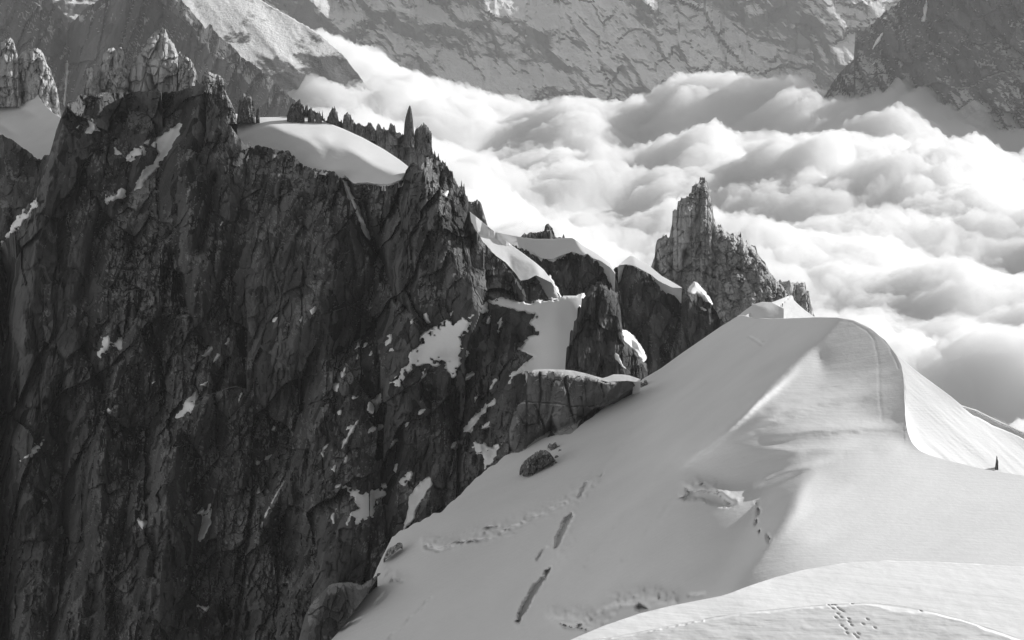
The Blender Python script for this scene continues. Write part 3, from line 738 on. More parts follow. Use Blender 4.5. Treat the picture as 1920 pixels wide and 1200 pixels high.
# ------------------------------------------------------------------ the saw-toothed ridge behind the bank
dR = max(dS1+40, float(ns.d(650, 245))+25)
SAW = [(534, 222), (548, 208), (565, 206), (575, 208), (590, 212), (604, 216), (612, 226), (637, 226), (645, 227), (663, 232), (683, 239), (703, 242), (720, 245), (745, 248), (758, 254), (778, 254), (795, 258), (806, 270), (813, 290), (823, 300), (833, 307), (847, 320), (850, 333), (860, 350), (870, 357), (880, 382), (890, 420)]
saw = Massif(SAW, [(530, 262), (650, 300), (760, 345), (815, 420), (890, 470)], (700, 280, dR), (-0.15, -0.85, 0.5), [(22, 5), (9, 2.6), (4, 1.2), (1.9, 0.5)], seed=31, step=1.2, jag=2.6, spike=9.0, spike_w=7.0, aspect=2.4)
saw_ridge = saw.build('saw_tooth_ridge', MAT_MID, back=(8, 40, 80), kind='structure')
def tooth(name, pts, foot, d, mat, seed, parent=None, thick=None, n=(-0.12, -0.9, 0.42), step=0.8, levels=None, aspect=2.6, jag=1.1, spike=0.0, spike_w=8.0, **props):
    wpx = pts[-1][0]-pts[0][0]
    k = d/FOC
    th = thick or 0.35*wpx*k
    L = max(wpx*k*0.45, 2.0)
    m = Massif(pts, foot, ((pts[0][0]+pts[-1][0])/2, foot, d), n, levels or [(L*0.8, L*0.32), (L*0.34, L*0.19), (max(L*0.16, 1.0), L*0.09)], seed=seed, step=step, jag=jag, aspect=aspect, infl=th*0.5, infl_w=max(wpx*0.11, 1.5), cracks=((max(L*0.5, 2.0), L*0.08, 1.6),), spike=spike, spike_w=spike_w)
    o = m.build(name, mat, parent, back=(5, th*1.1, (foot-min(p[1] for p in pts))*k*1.02), **props)
    return m, o
TEETH = [  # the larger teeth of the ridge, one by one
    [(538, 220), (542, 208), (548, 197), (552, 200), (556, 194), (562, 188), (565, 196), (570, 197), (571, 214)], [(577, 214), (580, 201), (583, 199), (586, 208), (590, 216)], [(591, 216), (596, 211), (600, 214), (604, 220)],
    [(612, 230), (614, 220), (618, 212), (623, 204), (628, 205), (632, 210), (635, 224), (637, 234)], [(642, 232), (644, 221), (648, 213), (651, 211), (657, 217), (663, 225), (660, 232), (664, 238)],
    [(664, 238), (669, 231), (672, 228), (677, 233), (682, 240), (684, 244)], [(684, 244), (687, 236), (690, 230), (694, 227), (698, 233), (702, 241), (704, 250)], [(704, 250), (706, 238), (708, 233), (711, 236), (714, 246), (716, 252)],
    [(724, 254), (728, 243), (731, 236), (734, 233), (738, 237), (742, 246), (746, 258)], [(776, 262), (778, 246), (784, 240), (789, 235), (794, 232), (799, 236), (803, 241), (808, 247), (811, 254), (808, 264), (810, 278)]]
for k, p in enumerate(TEETH):
    tooth('pinnacle', p, max(q[1] for q in p)+14, dR-4, MAT_MID, 300+k*7, saw_ridge, jag=2.0, step=0.6, spike=5.0, spike_w=5.0)
_, needle = tooth('rock_needle', [(756, 268), (757.5, 244), (758.5, 230), (761, 217), (764, 206), (767, 199), (769, 198), (771, 204), (773, 214), (774.5, 228), (776, 244), (778, 268)], 276, dR-8, MAT_MID, 77, n=(-0.05, -0.97, 0.22),
    label='tall thin rock needle standing upright on the saw-toothed ridge', category='rock needle')

# ------------------------------------------------------------------ towers at the upper left
dT = float(wall.d(np.array([280.0]), np.array([185.0]), False)[0]) + 60
TW = [
    ([(142, 190), (146, 178), (150, 176), (157, 176), (160, 152), (162, 131), (166, 128), (172, 127), (175, 134), (177, 147), (182, 155), (188, 165), (192, 195)], 'small square-topped rock stub left of the blunt tower', 'rock tower'),
    ([(178, 195), (184, 160), (187, 143), (189, 124), (193, 104), (197, 96), (205, 92), (213, 91), (219, 95), (223, 91), (227, 89), (231, 99), (235, 112), (238, 128), (241, 150), (246, 195)], 'blunt two-horned granite tower left of the pyramid', 'rock tower'),
    ([(232, 195), (240, 150), (243, 134), (249, 116), (256, 108), (263, 101), (270, 92), (277, 84), (283, 71), (290, 66), (297, 61), (305, 54), (309, 58), (313, 61), (317, 72), (322, 79), (327, 85), (333, 99), (341, 122), (350, 150), (362, 195)], 'broad granite pyramid, the highest tower on the upper left skyline', 'rock tower'),
    ([(330, 195), (334, 100), (338, 99), (342, 106), (346, 108), (351, 105), (357, 111), (361, 119), (365, 130), (369, 140), (373, 152), (378, 195)], 'leaning rock flake against the right side of the granite pyramid', 'rock tower')]
for k, (p, lab, cat) in enumerate(TW):
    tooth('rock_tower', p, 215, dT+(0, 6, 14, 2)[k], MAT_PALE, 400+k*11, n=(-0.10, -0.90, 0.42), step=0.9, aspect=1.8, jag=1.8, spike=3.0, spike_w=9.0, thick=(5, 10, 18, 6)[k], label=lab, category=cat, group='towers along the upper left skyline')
tooth('rock_tower', [(374, 215), (378, 150), (380, 140), (384, 136), (392, 133), (399, 137), (406, 139), (413, 141), (418, 148), (421, 155), (421, 166), (427, 180), (433, 192), (440, 206), (444, 222)], 232, dT-40, MAT_MID, 480, n=(0.05, -0.85, 0.5), step=1.0, jag=1.3, thick=12,
      label='dark blocky rock shoulder just above the start of the snow bank', category='rock tower', group='towers along the upper left skyline')
tooth('rock_pinnacle', [(444, 224), (447, 204), (449, 192), (452, 181), (457, 174), (460, 178), (463, 182), (467, 179), (471, 181), (474, 190), (477, 205), (478, 224)], 230, dT-20, MAT_MID, 491, label='double-pointed rock pinnacle behind the left end of the snow bank', category='rock pinnacle', thick=6)
tooth('rock_pinnacle', [(479, 224), (481, 208), (484, 198), (486, 206), (487, 224)], 230, dT-20, MAT_MID, 495, label='tiny rock finger right of the double-pointed pinnacle', category='rock pinnacle', thick=2, step=0.7)
# far left pair above the small glacier
dG = dT + 260
tooth('rock_tower', [(-40, 190), (-30, 90), (-12, 84), (0, 80), (9, 75), (14, 72), (20, 71), (25, 75), (28, 86), (31, 97), (34, 108), (40, 190)], 200, dG, MAT_PALE, 511, n=(-0.1, -0.9, 0.42), step=1.1, aspect=1.7, jag=1.3, thick=10, label='cracked granite tower cut by the left picture edge', category='rock tower', group='towers along the upper left skyline')
tooth('rock_tower', [(28, 190), (34, 108), (40, 100), (46, 96), (50, 92), (58, 93), (64, 90), (71, 91), (78, 96), (82, 102), (85, 109), (87, 119), (91, 124), (95, 131), (98, 143), (103, 155), (107, 166), (109, 180), (111, 192), (114, 225)], 235, dG+3, MAT_PALE, 517, n=(-0.1, -0.9, 0.42), step=1.1, aspect=1.7, jag=1.3, thick=16, label='round-shouldered cracked granite tower above the small left glacier', category='rock tower', group='towers along the upper left skyline')
# the small glacier under them
ng = NormalField(-220, 20, 180, 360, 2, (-0.36, -0.34, 0.86))
ng.face([(-60, 180), (0, 190), (30, 198), (66, 216), (50, 221), (10, 229), (-60, 222)], (0.12, -0.10, 0.98), 2.5, rag=2, seed=2)
ng.face([(-60, 225), (0, 232), (30, 253), (10, 256), (-60, 246)], (0.12, -0.10, 0.98), 2)
ng.solve(60, 230, dG-45)
sheet('glacier', MAT_SNOW, np.arange(-200, 135, 3.0), line([(-200, 60), (-42, 118), (0, 137), (15, 148), (35, 162), (55, 163), (72, 170), (60, 180), (80, 192), (100, 212), (118, 222), (135, 262)]), lambda u: 330+0*u, 110, lambda U, V: ng.d(U, V)+0.3*fbm(U/20, V/9, 4, 3), back=(5, 30, 40), smooth=True, kind='structure')

# ------------------------------------------------------------------ snow slope and ridge humps right of the wall
dN = 1230.0
tooth('rock_tower', [(868, 440), (876, 382), (880, 377), (888, 378), (892, 376), (895, 374), (899, 377), (902, 381), (905, 392), (909, 405), (914, 424), (922, 450)], 450, dN+60, MAT_MID, 531, jag=1.0, thick=8, label='dark rock stub at the top of the narrow sunlit snow strip', category='rock tower')
S2T = [(868, 384), (877, 394), (890, 404), (913, 423), (935, 440), (960, 460), (985, 478), (1005, 493), (1020, 506), (1032, 522), (1048, 545), (1060, 562), (1072, 580)]
n2 = NormalField(840, 340, 1120, 620, 2, (0.16, -0.30, 0.93))
n2.face([(955, 480), (1000, 495), (1012, 515), (985, 530), (960, 515)], (-0.36, -0.34, 0.86), 3)
n2.solve(950, 470, dN)
strip = Massif([(a, b+8) for a, b in S2T], [(868, 480), (950, 560), (1072, 640)], (980, 540, dN-2), (0.0, -0.80, 0.60), [(20, 4.5), (8, 2.4), (3.6, 1.2), (1.8, 0.5)], seed=41, joints=((9, 60, 0.05, 1.8), (14, 50, -0.4, 1.6), (5, 30, 0.2, 0.9)), step=1.2, jag=2.5, aspect=3.0)
strip_ridge = strip.build('rock_rib', MAT_MID, back=(6, 30, 60), kind='structure')
sheet('snow_strip', MAT_SNOW, np.arange(872, 1040, 1.5), line(S2T), line([(868, 420), (884, 424), (905, 458), (925, 476), (948, 492), (966, 512), (976, 526), (990, 524), (1005, 516), (1022, 524), (1034, 530), (1045, 548)]), 70,
      lambda U, V: np.minimum(n2.d(U, V), strip.d(U, V, False)-1.5)+0.2*fbm(U/9, V/9, 2, 3), back=(4, 20, 25), smooth=True, kind='structure')
# streaks of snow running down the rib below the strip
for k, p in enumerate([[(938, 484), (950, 496), (966, 520), (984, 552), (978, 552), (958, 520), (942, 496)], [(960, 512), (975, 530), (988, 556), (984, 560), (968, 534)], [(1030, 520), (1045, 548), (1055, 566), (1050, 566), (1036, 540)], [(1012, 522), (1026, 540), (1038, 560), (1033, 562), (1018, 540)], [(884, 420), (890, 450), (898, 500), (893, 500), (886, 450)]]):
    snow_patch(strip, p, strip_ridge, rag=2.5, seed=700+k*5, step=1.2, lift=0.8)

dA = 1330.0
CREST_A = [(930, 446), (945, 452), (980, 466), (997, 474), (1013, 486), (1033, 489), (1053, 481), (1073, 474), (1093, 481), (1102, 478), (1110, 486), (1127, 492), (1143, 503), (1152, 514), (1158, 530), (1164, 560), (1175, 640)]
ha = Massif(CREST_A, [(930, 600), (1175, 730)], (1080, 540, dA), (0.0, -0.86, 0.5), [(24, 6.5), (10, 4.2), (4.4, 2.0), (2, 0.8)], seed=51, joints=((9, 60, 0.05, 1.8), (14, 50, -0.4, 1.6), (5, 30, 0.2, 0.9)), step=1.5, jag=3.0, aspect=2.6)
ridge_a = ha.build('rock_ridge', MAT_WALL, back=(6, 40, 90), kind='structure')
TOP_S4 = [(925, 434), (943, 438), (980, 445), (1003, 448), (1040, 448), (1060, 446), (1073, 446), (1083, 452), (1093, 460), (1120, 477), (1143, 493), (1155, 514)]
n4 = NormalField(900, 400, 1200, 560, 2, (-0.22, -0.50, 0.83))
n4.face([(1073, 440), (1085, 465), (1100, 480), (1130, 492), (1160, 520), (1200, 480), (1100, 400)], (0.24, -0.22, 0.94), 2)
n4.face([(925, 430), (975, 447), (990, 470), (960, 462)], (0.1, -0.35, 0.93), 3)
n4.solve(1040, 485, dA-2)
hcr = line(CREST_A)
sheet('snow_cap', MAT_SNOW, np.arange(930, 1154, 1.5), line(TOP_S4), lambda u: hcr(u)+7, 50, lambda U, V: np.maximum(n4.d(U, V), np.where(V > hcr(U)-2, ha.d(U, V, False)+1.5, 0)), back=(5, 26, 30), parent=ridge_a, smooth=True)
tooth('rock_outcrop', [(972, 452), (978, 443), (983, 437), (988, 440), (995, 436), (1003, 437), (1012, 435), (1020, 433), (1022, 424), (1026, 420), (1029, 420), (1033, 426), (1036, 428), (1039, 436), (1041, 443), (1050, 445), (1054, 446), (1056, 440), (1058, 440), (1060, 452)], 462, dA+30, MAT_MID, 541, jag=1.2, thick=8, label='castle-shaped dark rock outcrop behind the rounded snow cap', category='rock outcrop')

dB = 1380.0
CREST_B = [(1142, 560), (1150, 502), (1158, 500), (1173, 497), (1187, 499), (1203, 507), (1220, 516), (1233, 527), (1247, 534), (1262, 541), (1277, 541), (1290, 547), (1307, 550), (1320, 560), (1335, 572), (1350, 596), (1372, 620)]
hb = Massif(CREST_B, [(1142, 740), (1240, 740), (1372, 660)], (1240, 600, dB), (-0.05, -0.86, 0.5), [(26, 7.5), (11, 4.6), (4.6, 2.1), (2, 0.8)], seed=61, joints=((9, 60, 0.05, 1.8), (14, 50, -0.4, 1.6), (5, 30, 0.2, 0.9)), step=1.5, jag=3.0, aspect=3.0, ribs=[([(1160, 510), (1175, 600), (1190, 680)], -8, 10), ([(1205, 530), (1215, 600), (1225, 680)], 8, 14), ([(1290, 560), (1275, 620), (1260, 690)], 7, 14)])
ridge_b = hb.build('rock_ridge', MAT_WALL, back=(6, 40, 90), kind='structure')
n5 = NormalField(1120, 450, 1320, 580, 2, (0.12, -0.26, 0.95))
n5.face([(1150, 505), (1175, 482), (1190, 482), (1190, 500), (1173, 498)], (-0.25, -0.4, 0.88), 3)
n5.solve(1200, 505, dB-2)
bcr = line(CREST_B)
sheet('snow_cap', MAT_SNOW, np.arange(1151, 1279, 1.4), line([(1148, 504), (1158, 500), (1168, 490), (1180, 480.5), (1187, 480), (1200, 488), (1217, 498), (1228, 507), (1240, 517), (1258, 527), (1280, 540)]), lambda u: np.minimum(bcr(u)+5, 546), 40, lambda U, V: np.maximum(n5.d(U, V), np.where(V > bcr(U)-1, hb.d(U, V, False)+1.0, 0)), back=(5, 26, 30), parent=ridge_b, smooth=True)
for k, p in enumerate([[(1291, 547), (1296, 538), (1303, 532), (1314, 540), (1322, 552), (1334, 570), (1326, 566), (1316, 556), (1306, 550), (1298, 552)], [(1238, 533), (1243, 541), (1240, 544)], [(1307, 572), (1318, 578), (1330, 582), (1320, 584)]]):
    snow_patch(hb, p, ridge_b, rag=2.0, seed=720+k*5, step=1.2, lift=2.0)
# broken tower in front of the two humps
tw = Massif([(1060, 690), (1062, 652), (1067, 648), (1069, 624), (1075, 620), (1076, 603), (1082, 598), (1083, 584), (1089, 578), (1091, 560), (1098, 556), (1099, 545), (1107, 542), (1108, 534), (1116, 533), (1120, 527), (1127, 526), (1131, 535), (1140, 541), (1150, 545), (1157, 548), (1160, 563), (1163, 584), (1167, 618), (1176, 634), (1186, 650), (1200, 668), (1216, 690)], 745, (1130, 640, 1065.0), (0.04, -0.88, 0.46),
    [(18, 5.6), (8, 3.4), (3.6, 1.6), (1.8, 0.7)], seed=71, joints=((9, 60, 0.05, 1.8), (14, 50, -0.4, 1.6), (5, 30, 0.2, 0.9)), step=1.1, jag=3.6, spike=5.0, spike_w=7.0, aspect=2.6, infl=12, infl_w=14, ribs=[([(1130, 560), (1128, 640), (1140, 710)], 5, 14), ([(1100, 560), (1090, 640), (1110, 700)], 4, 14)])
tw_o = tw.build('rock_tower', MAT_WALL, back=(6, 26, 60), label='broken dark rock tower at the right edge of the shaded snow saddle', category='rock tower')
for k, p in enumerate([[(1166, 620), (1186, 630), (1200, 650), (1211, 671), (1205, 678), (1190, 657), (1170, 640)], [(1148, 650), (1160, 664), (1172, 690), (1166, 690), (1152, 668)], [(1126, 536), (1131, 545), (1128, 548)]]):
    snow_patch(tw, p, tw_o, rag=2.0, seed=740+k*5, step=1.2, lift=1.6)

# ------------------------------------------------------------------ the free-standing spire
SPIRE = [(1205, 560), (1214, 520), (1222, 497), (1228, 479), (1229, 462), (1233, 451), (1239, 447), (1242.5, 445), (1243.5, 439), (1245, 444), (1248, 439), (1250, 444), (1256, 444), (1257, 432), (1260, 424), (1260.5, 396), (1269, 392), (1271, 379), (1276, 377),
    (1277.5, 371), (1282, 371), (1286, 372), (1287.5, 367), (1291, 368), (1296, 367), (1297.5, 349), (1304, 346), (1312, 340), (1314, 334), (1319, 335), (1323, 341), (1326.5, 343), (1328, 355), (1331, 367), (1335, 383), (1338, 405), (1340, 413), (1342, 426), (1346, 421), (1352, 423), (1355, 433),
    (1366, 434), (1369, 439), (1381, 444), (1389, 441), (1394, 453), (1399, 451), (1408, 461), (1416, 465), (1421, 480), (1432, 489), (1437, 498), (1443, 509), (1452, 521), (1462, 530), (1478, 548), (1500, 600)]
spire = Massif(SPIRE, 690, (1340, 500, 1520.0), (-0.06, -0.90, 0.42), [(26, 5.0), (11, 4.4), (5, 2.6), (2.4, 1.3)], seed=88, step=1.25, jag=2.0, spike=4.0, spike_w=7.0, aspect=1.15, lean=-0.1, infl=12, infl_w=12, cracks=((14.0, 1.6, 0.75), (5.5, 0.7, 0.8)), joints=((7, 40, 0.1, 2.2), (12, 9, 0.9, 1.8)),
    ribs=[([(1318, 345), (1312, 400), (1290, 440), (1284, 480)], -7, 7), ([(1300, 350), (1280, 400), (1270, 470)], 6, 14), ([(1284, 470), (1276, 520), (1290, 580)], -6, 8), ([(1240, 460), (1250, 520)], 4, 12),
          ([(1290, 500), (1340, 505), (1400, 510)], -3.5, 6), ([(1300, 555), (1350, 560), (1400, 545)], -4, 6), ([(1330, 430), (1310, 480)], 4, 12), ([(1400, 470), (1390, 520), (1410, 560)], 5, 14), ([(1425, 500), (1405, 560)], -4, 6)],
    calm=[([(1262, 380), (1330, 345), (1336, 400), (1290, 460), (1262, 460)], 0.55)])
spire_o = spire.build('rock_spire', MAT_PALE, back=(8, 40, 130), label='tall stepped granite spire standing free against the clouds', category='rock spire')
tooth('rock_shoulder', [(1440, 620), (1456, 540), (1464, 529), (1472, 528), (1480, 525), (1482, 531), (1488, 529), (1492, 531), (1495, 526), (1499, 531), (1504, 528), (1507, 531), (1510, 528), (1511.5, 544), (1517, 546), (1518, 558), (1522, 574), (1527, 592), (1534, 620)], 640, 1560.0, MAT_PALE, 551, jag=1.2, thick=14, aspect=2.2, step=1.05, label='low crenellated rock shoulder at the right foot of the spire', category='rock shoulder')

# ------------------------------------------------------------------ rocks standing in the shaded snow face
def on_snow(u, v): return float(nf.d(u, v))
blk = Massif([(953, 850), (955, 805), (962, 780), (969, 762), (986, 748), (989, 699), (1000, 697), (1014, 696), (1035, 696), (1056, 697), (1059, 703), (1098, 705), (1120, 710), (1135, 717), (1155, 716), (1175, 713), (1186, 714), (1195, 717)],
    [(953, 858), (960, 858), (973, 866), (984, 862), (999, 846), (1021, 827), (1034, 808), (1047, 823), (1064, 816), (1080, 810), (1084, 796), (1093, 783), (1116, 764), (1138, 761), (1158, 746), (1180, 731), (1195, 720)],
    (1040, 780, on_snow(1040, 800)-9), (0.02, -0.94, 0.34), [(12, 2.2), (5.5, 0.9), (2.4, 0.35)], seed=91, step=1.3, jag=0.7, aspect=1.3, infl=3, infl_w=8,
    ribs=[([(1060, 700), (1062, 735), (1075, 770), (1082, 805)], -2.4, 2.6), ([(1014, 698), (1014, 750), (1012, 800)], -1.6, 2.0), ([(975, 755), (1010, 756), (1060, 760), (1110, 762)], -1.2, 1.6), ([(1005, 760), (1020, 790), (1022, 825)], -2.2, 2.4), ([(1128, 720), (1132, 745)], -1.8, 2.2),
          ([(1097, 708), (1100, 760)], -1.0, 1.6), ([(1040, 765), (1032, 800)], -1.0, 1.8), ([(975, 800), (980, 850)], 2.5, 14), ([(1040, 730), (1045, 770)], 1.6, 22)])
def blk_d(U, V):        # its foot runs into the snow
    t = sstep(-34, 2, V-blk.foot(U))
    return (1-t)*blk.d(U, V) + t*np.minimum(blk.d(U, V)+9, nf.d(U, V)+0.8)
blk_o = blk.build('rock_block', MAT_MID, back=(6, 16, 26), d=blk_d, label='big split rock block wedged in the edge of the shaded snow face', category='rock block')
n6 = NormalField(960, 660, 1240, 760, 2, (0.0, -0.3, 0.95)); n6.solve(1060, 698, on_snow(1040, 800)+2)
sheet('snow_cap', MAT_SNOW, np.arange(998, 1202, 1.4), line([(996, 696), (1002, 693), (1020, 692), (1056, 693), (1075, 695), (1098, 700), (1115, 705), (1130, 709), (1140, 706), (1150, 702), (1165, 702), (1180, 704), (1200, 711)]), line([(996, 699), (1014, 698), (1056, 699), (1060, 705), (1098, 707), (1125, 713), (1140, 716), (1175, 714), (1202, 717)]), 14,
      lambda U, V: n6.d(U, V)-5.2+0.15*fbm(U/8, V/5, 6, 3), back=(4, 14, 14), parent=blk_o, smooth=True)
def boulder(pts, foot, seed, label, mat=MAT_MID, name='boulder', lift=0.0, group='rocks poking out of the shaded snow face', thick=None):
    uc = sum(p[0] for p in pts)/len(pts); vc = max(p[1] for p in pts)
    dd = on_snow(uc, vc) + 0.3 - lift
    w = pts[-1][0]-pts[0][0]; k = dd/FOC; th = thick or 0.3*w*k
    m = Massif(pts, foot, (uc, vc, dd), (-0.3, -0.75, 0.6), [(0.4*w*k, 0.16*w*k), (0.18*w*k, 0.09*w*k), (0.08*w*k, 0.04*w*k)], seed=seed, step=0.7, jag=1.0, aspect=1.2, infl=th, infl_w=max(3.0, w*0.15))
    o = m.build(name, mat, back=(4, th, th*1.4), label=label, category='rock', group=group)
    return o
boulder([(974, 884), (975, 877), (981, 867), (990, 858), (999, 852), (1014, 843), (1024, 845), (1032, 849), (1037, 857), (1040, 862)], [(974, 885), (982, 894), (999, 892), (1017, 877), (1040, 863)], 601, 'rounded boulder half buried in snow below the big split block')
boulder([(1027, 836), (1030, 831), (1036, 833), (1042, 829), (1046, 838), (1047, 842)], [(1027, 837), (1034, 846), (1042, 848), (1047, 843)], 611, 'small dark rock in the snow just above the rounded boulder')
boulder([(1198, 724), (1201, 716), (1206, 717), (1209, 711), (1213, 714), (1215, 720)], [(1198, 726), (1204, 732), (1210, 728), (1215, 721)], 621, 'scrap of rock in the snow at the upper right end of the split block')
boulder([(719, 1050), (723, 1038), (727, 1029), (738, 1024), (746, 1019), (753, 1018), (755, 1022)], [(719, 1051), (728, 1046), (743, 1034), (755, 1023)], 631, 'small flat dark rock on the lower left snow edge')
for k, (x, y, r_) in enumerate([(1038, 866, 5), (1044, 858, 4), (1036, 874, 3.2), (1050, 846, 3), (1043, 869, 2.6), (1033, 862, 5), (1048, 838, 2.6)]):
    boulder([(x-r_, y), (x-r_*0.7, y-r_*0.8), (x, y-r_*1.1), (x+r_*0.6, y-r_*0.9), (x+r_, y-r_*0.1)], [(x-r_, y+1), (x, y+r_*0.8), (x+r_, y+1)], 660+k*3, 'small loose stone in the snow just right of the rounded boulder', name='stone', group='stones right of the rounded boulder')
for k, (x, y, r_) in enumerate([(690, 1098, 5), (702, 1092, 4), (711, 1080, 5), (698, 1104, 3)]):
    boulder([(x-r_, y), (x-r_*0.7, y-r_*0.8), (x, y-r_*1.1), (x+r_*0.6, y-r_*0.9), (x+r_, y-r_*0.1)], [(x-r_, y+1), (x, y+r_*0.8), (x+r_, y+1)], 690+k*3, 'small loose stone at the top of the lowest left rock buttress', name='stone', group='stones above the lowest left buttress')
low = Massif([(548, 1240), (560, 1200), (572, 1154), (585, 1130), (602, 1111), (622, 1094), (640, 1092), (660, 1092), (680, 1097), (697, 1084), (708, 1078)], [(548, 1270), (600, 1225), (640, 1178), (690, 1112), (708, 1084)], (630, 1150, on_snow(640, 1150)-6), (-0.3, -0.78, 0.55), [(14, 2.6), (6, 1.3), (2.6, 0.5)], seed=93, step=1.1, jag=1.0, infl=6, infl_w=10)
low.build('rock_outcrop', MAT_WALL, back=(6, 22, 40), label='dark rock buttress under the lowest left corner of the snow face', category='rock outcrop')

# the lone spike of rock by the right-hand crest
tooth('rock_spike', [(1865.5, 880), (1866, 873), (1867.3, 866), (1867.5, 862), (1868.2, 856), (1868.8, 854), (1869.8, 856), (1870.4, 861), (1871.5, 864), (1873, 867), (1874.4, 871), (1874, 874), (1872, 880)], 881.5, float(nd.d(1869, 880))-1.0, MAT_WALL, 561, jag=0.0, step=0.35, thick=1.1, label='small dark rock spike poking out of the bright snow at far right', category='rock spike')

# ------------------------------------------------------------------ far mountains behind and above the clouds
MAT_FAR = rock_mat('far_granite', 0.06, 0.17, 0.12, dust=0.5, dust_z=0.72, streak=0.9, bump=0.9)
MAT_GLACIER = rock_mat('far_glaciated_slope', 0.12, 0.26, 0.09, dust=1.0, dust_z=0.50, streak=0.3, bump=1.0, snow=0.85, patchy=0.6, dd=8.0, edge=0.30, nw=0.35)
MAT_SPECK = rock_mat('far_snow_slope', 0.08, 0.2, 0.12, dust=1.0, dust_z=0.80, streak=0.3, bump=0.5, snow=0.84, patchy=0.8, dd=7.0)
far = Massif([(-300, -60), (600, -70), (1300, -60), (2300, -70)], 330, (1000, 60, 12500.0), (-0.10, -0.62, 0.78), [(420, 40), (170, 22), (70, 9)], soft=((1500, 260), (520, 110)), seed=110, step=4.4, jag=4, aspect=1.3, lean=-0.5,
    ribs=[([(560, -40), (600, 20), (640, 60)], 170, 30), ([(800, -60), (940, 10), (1010, 60)], 120, 26), ([(1180, -30), (1215, 10)], 90, 24), ([(640, 10), (760, 70), (900, 110), (1050, 140)], -90, 40), ([(1300, -10), (1400, 60), (1500, 110)], -120, 50), ([(1500, -20), (1420, 30)], 70, 20)])
far.build('far_mountain', MAT_GLACIER, back=(4, 900, 1500), kind='structure')
# dark peaks at the upper left
pk = Massif([(-320, -120), (-100, -60), (60, -25), (97, 0), (115, 20), (127, 38), (133, 43), (140, 38), (150, 26), (160, 14), (186, 0), (240, -60), (300, -40), (340, 0), (360, 22), (375, 40), (386, 55), (391, 48), (396, 44), (401, 56), (420, 75), (430, 80), (450, 104), (480, 124), (500, 140), (520, 158), (545, 180), (600, 230)], 330, (250, 90, 7000.0), (-0.20, -0.86, 0.47),
    [(330, 80), (140, 44), (60, 20), (26, 8)], seed=120, step=2.6, jag=2.0, aspect=3.6, lean=0.25, ribs=[([(120, 40), (125, 120), (118, 200)], -95, 26), ([(220, 0), (190, 100), (170, 180)], 80, 36), ([(330, 20), (400, 100), (470, 160)], 45, 26)])
peak_o = pk.build('dark_peak', MAT_FAR, back=(5, 300, 700), kind='structure')
snow_patch(pk, [(119, 195), (122, 150), (126, 113), (129, 118), (126, 160), (122, 200)], peak_o, rag=2, lift=14, sink=30, step=1.5, mat=MAT_SNOW_FAR, seed=3)
# snow seen in the notch of the dark peak
nn = NormalField(40, -80, 260, 120, 4, (0.05, -0.45, 0.88)); nn.solve(140, 20, 9600.0)
sheet('far_snowfield', MAT_SPECK, np.arange(60, 240, 3.0), lambda u: -50+0*u, lambda u: 90+0*u, 50, lambda U, V: nn.d(U, V)+40*fbm(U/18, V/14, 5, 4), back=(3, 200, 200), smooth=True, kind='structure')
# bright snow slope with specks of rock
sl = Massif([(300, -70), (340, -60), (430, -12), (480, -5), (520, 18), (560, 40), (597, 62), (640, 100), (680, 150), (715, 205), (735, 290)], 300, (470, 60, 8000.0), (0.10, -0.45, 0.88), [], soft=((700, 50), (160, 14)), seed=130, step=3.0, jag=1.2, aspect=1.4, lean=-0.6)
sl.build('far_snow_slope', MAT_SPECK, back=(4, 300, 300), smooth=True, kind='structure')
# dark peak at the upper right
rp = Massif([(1540, 190), (1562, 152), (1580, 131), (1602, 109), (1585, 95), (1558, 76), (1575, 70), (1592, 64), (1615, 52), (1640, 40), (1665, 18), (1690, -2), (1760, -60), (2300, -120)], 340, (1780, 90, 8200.0), (-0.15, -0.84, 0.52), [(420, 120), (170, 60), (75, 28), (32, 12)], seed=140, step=3.2, jag=2.5, aspect=2.2, lean=-0.5)
rp_o = rp.build('dark_peak', MAT_FAR, back=(4, 500, 1200), kind='structure')
for k, p in enumerate([[(1632, 94), (1645, 72), (1657, 58), (1650, 76), (1638, 94)], [(1632, 124), (1640, 114), (1646, 110), (1640, 120)], [(1728, 40), (1733, 10), (1738, -10), (1740, 10), (1734, 40)], [(1655, 34), (1668, 28), (1660, 36)]]):
    snow_patch(rp, p, rp_o, rag=2, lift=24, sink=50, step=1.8, mat=MAT_SNOW_FAR, seed=9+k)
# the valley floor, hidden under the clouds
def flat_sheet(name, mat, x0, x1, y0, y1, z, nx, ny, amp, **props):
    X, Y = np.meshgrid(np.linspace(x0, x1, nx), np.linspace(y0, y1, ny))
    P = np.stack([X, Y, z+amp*fbm(X/900, Y/900, 7, 4)], -1)
    return link(name, quads_mesh(name, P, grid_quads(ny, nx)[:, ::-1]), mat, None, True, **props)
flat_sheet('valley_floor', MAT_FAR, -9000, 9000, -1500, 40000, -2300, 60, 120, 180, kind='structure')

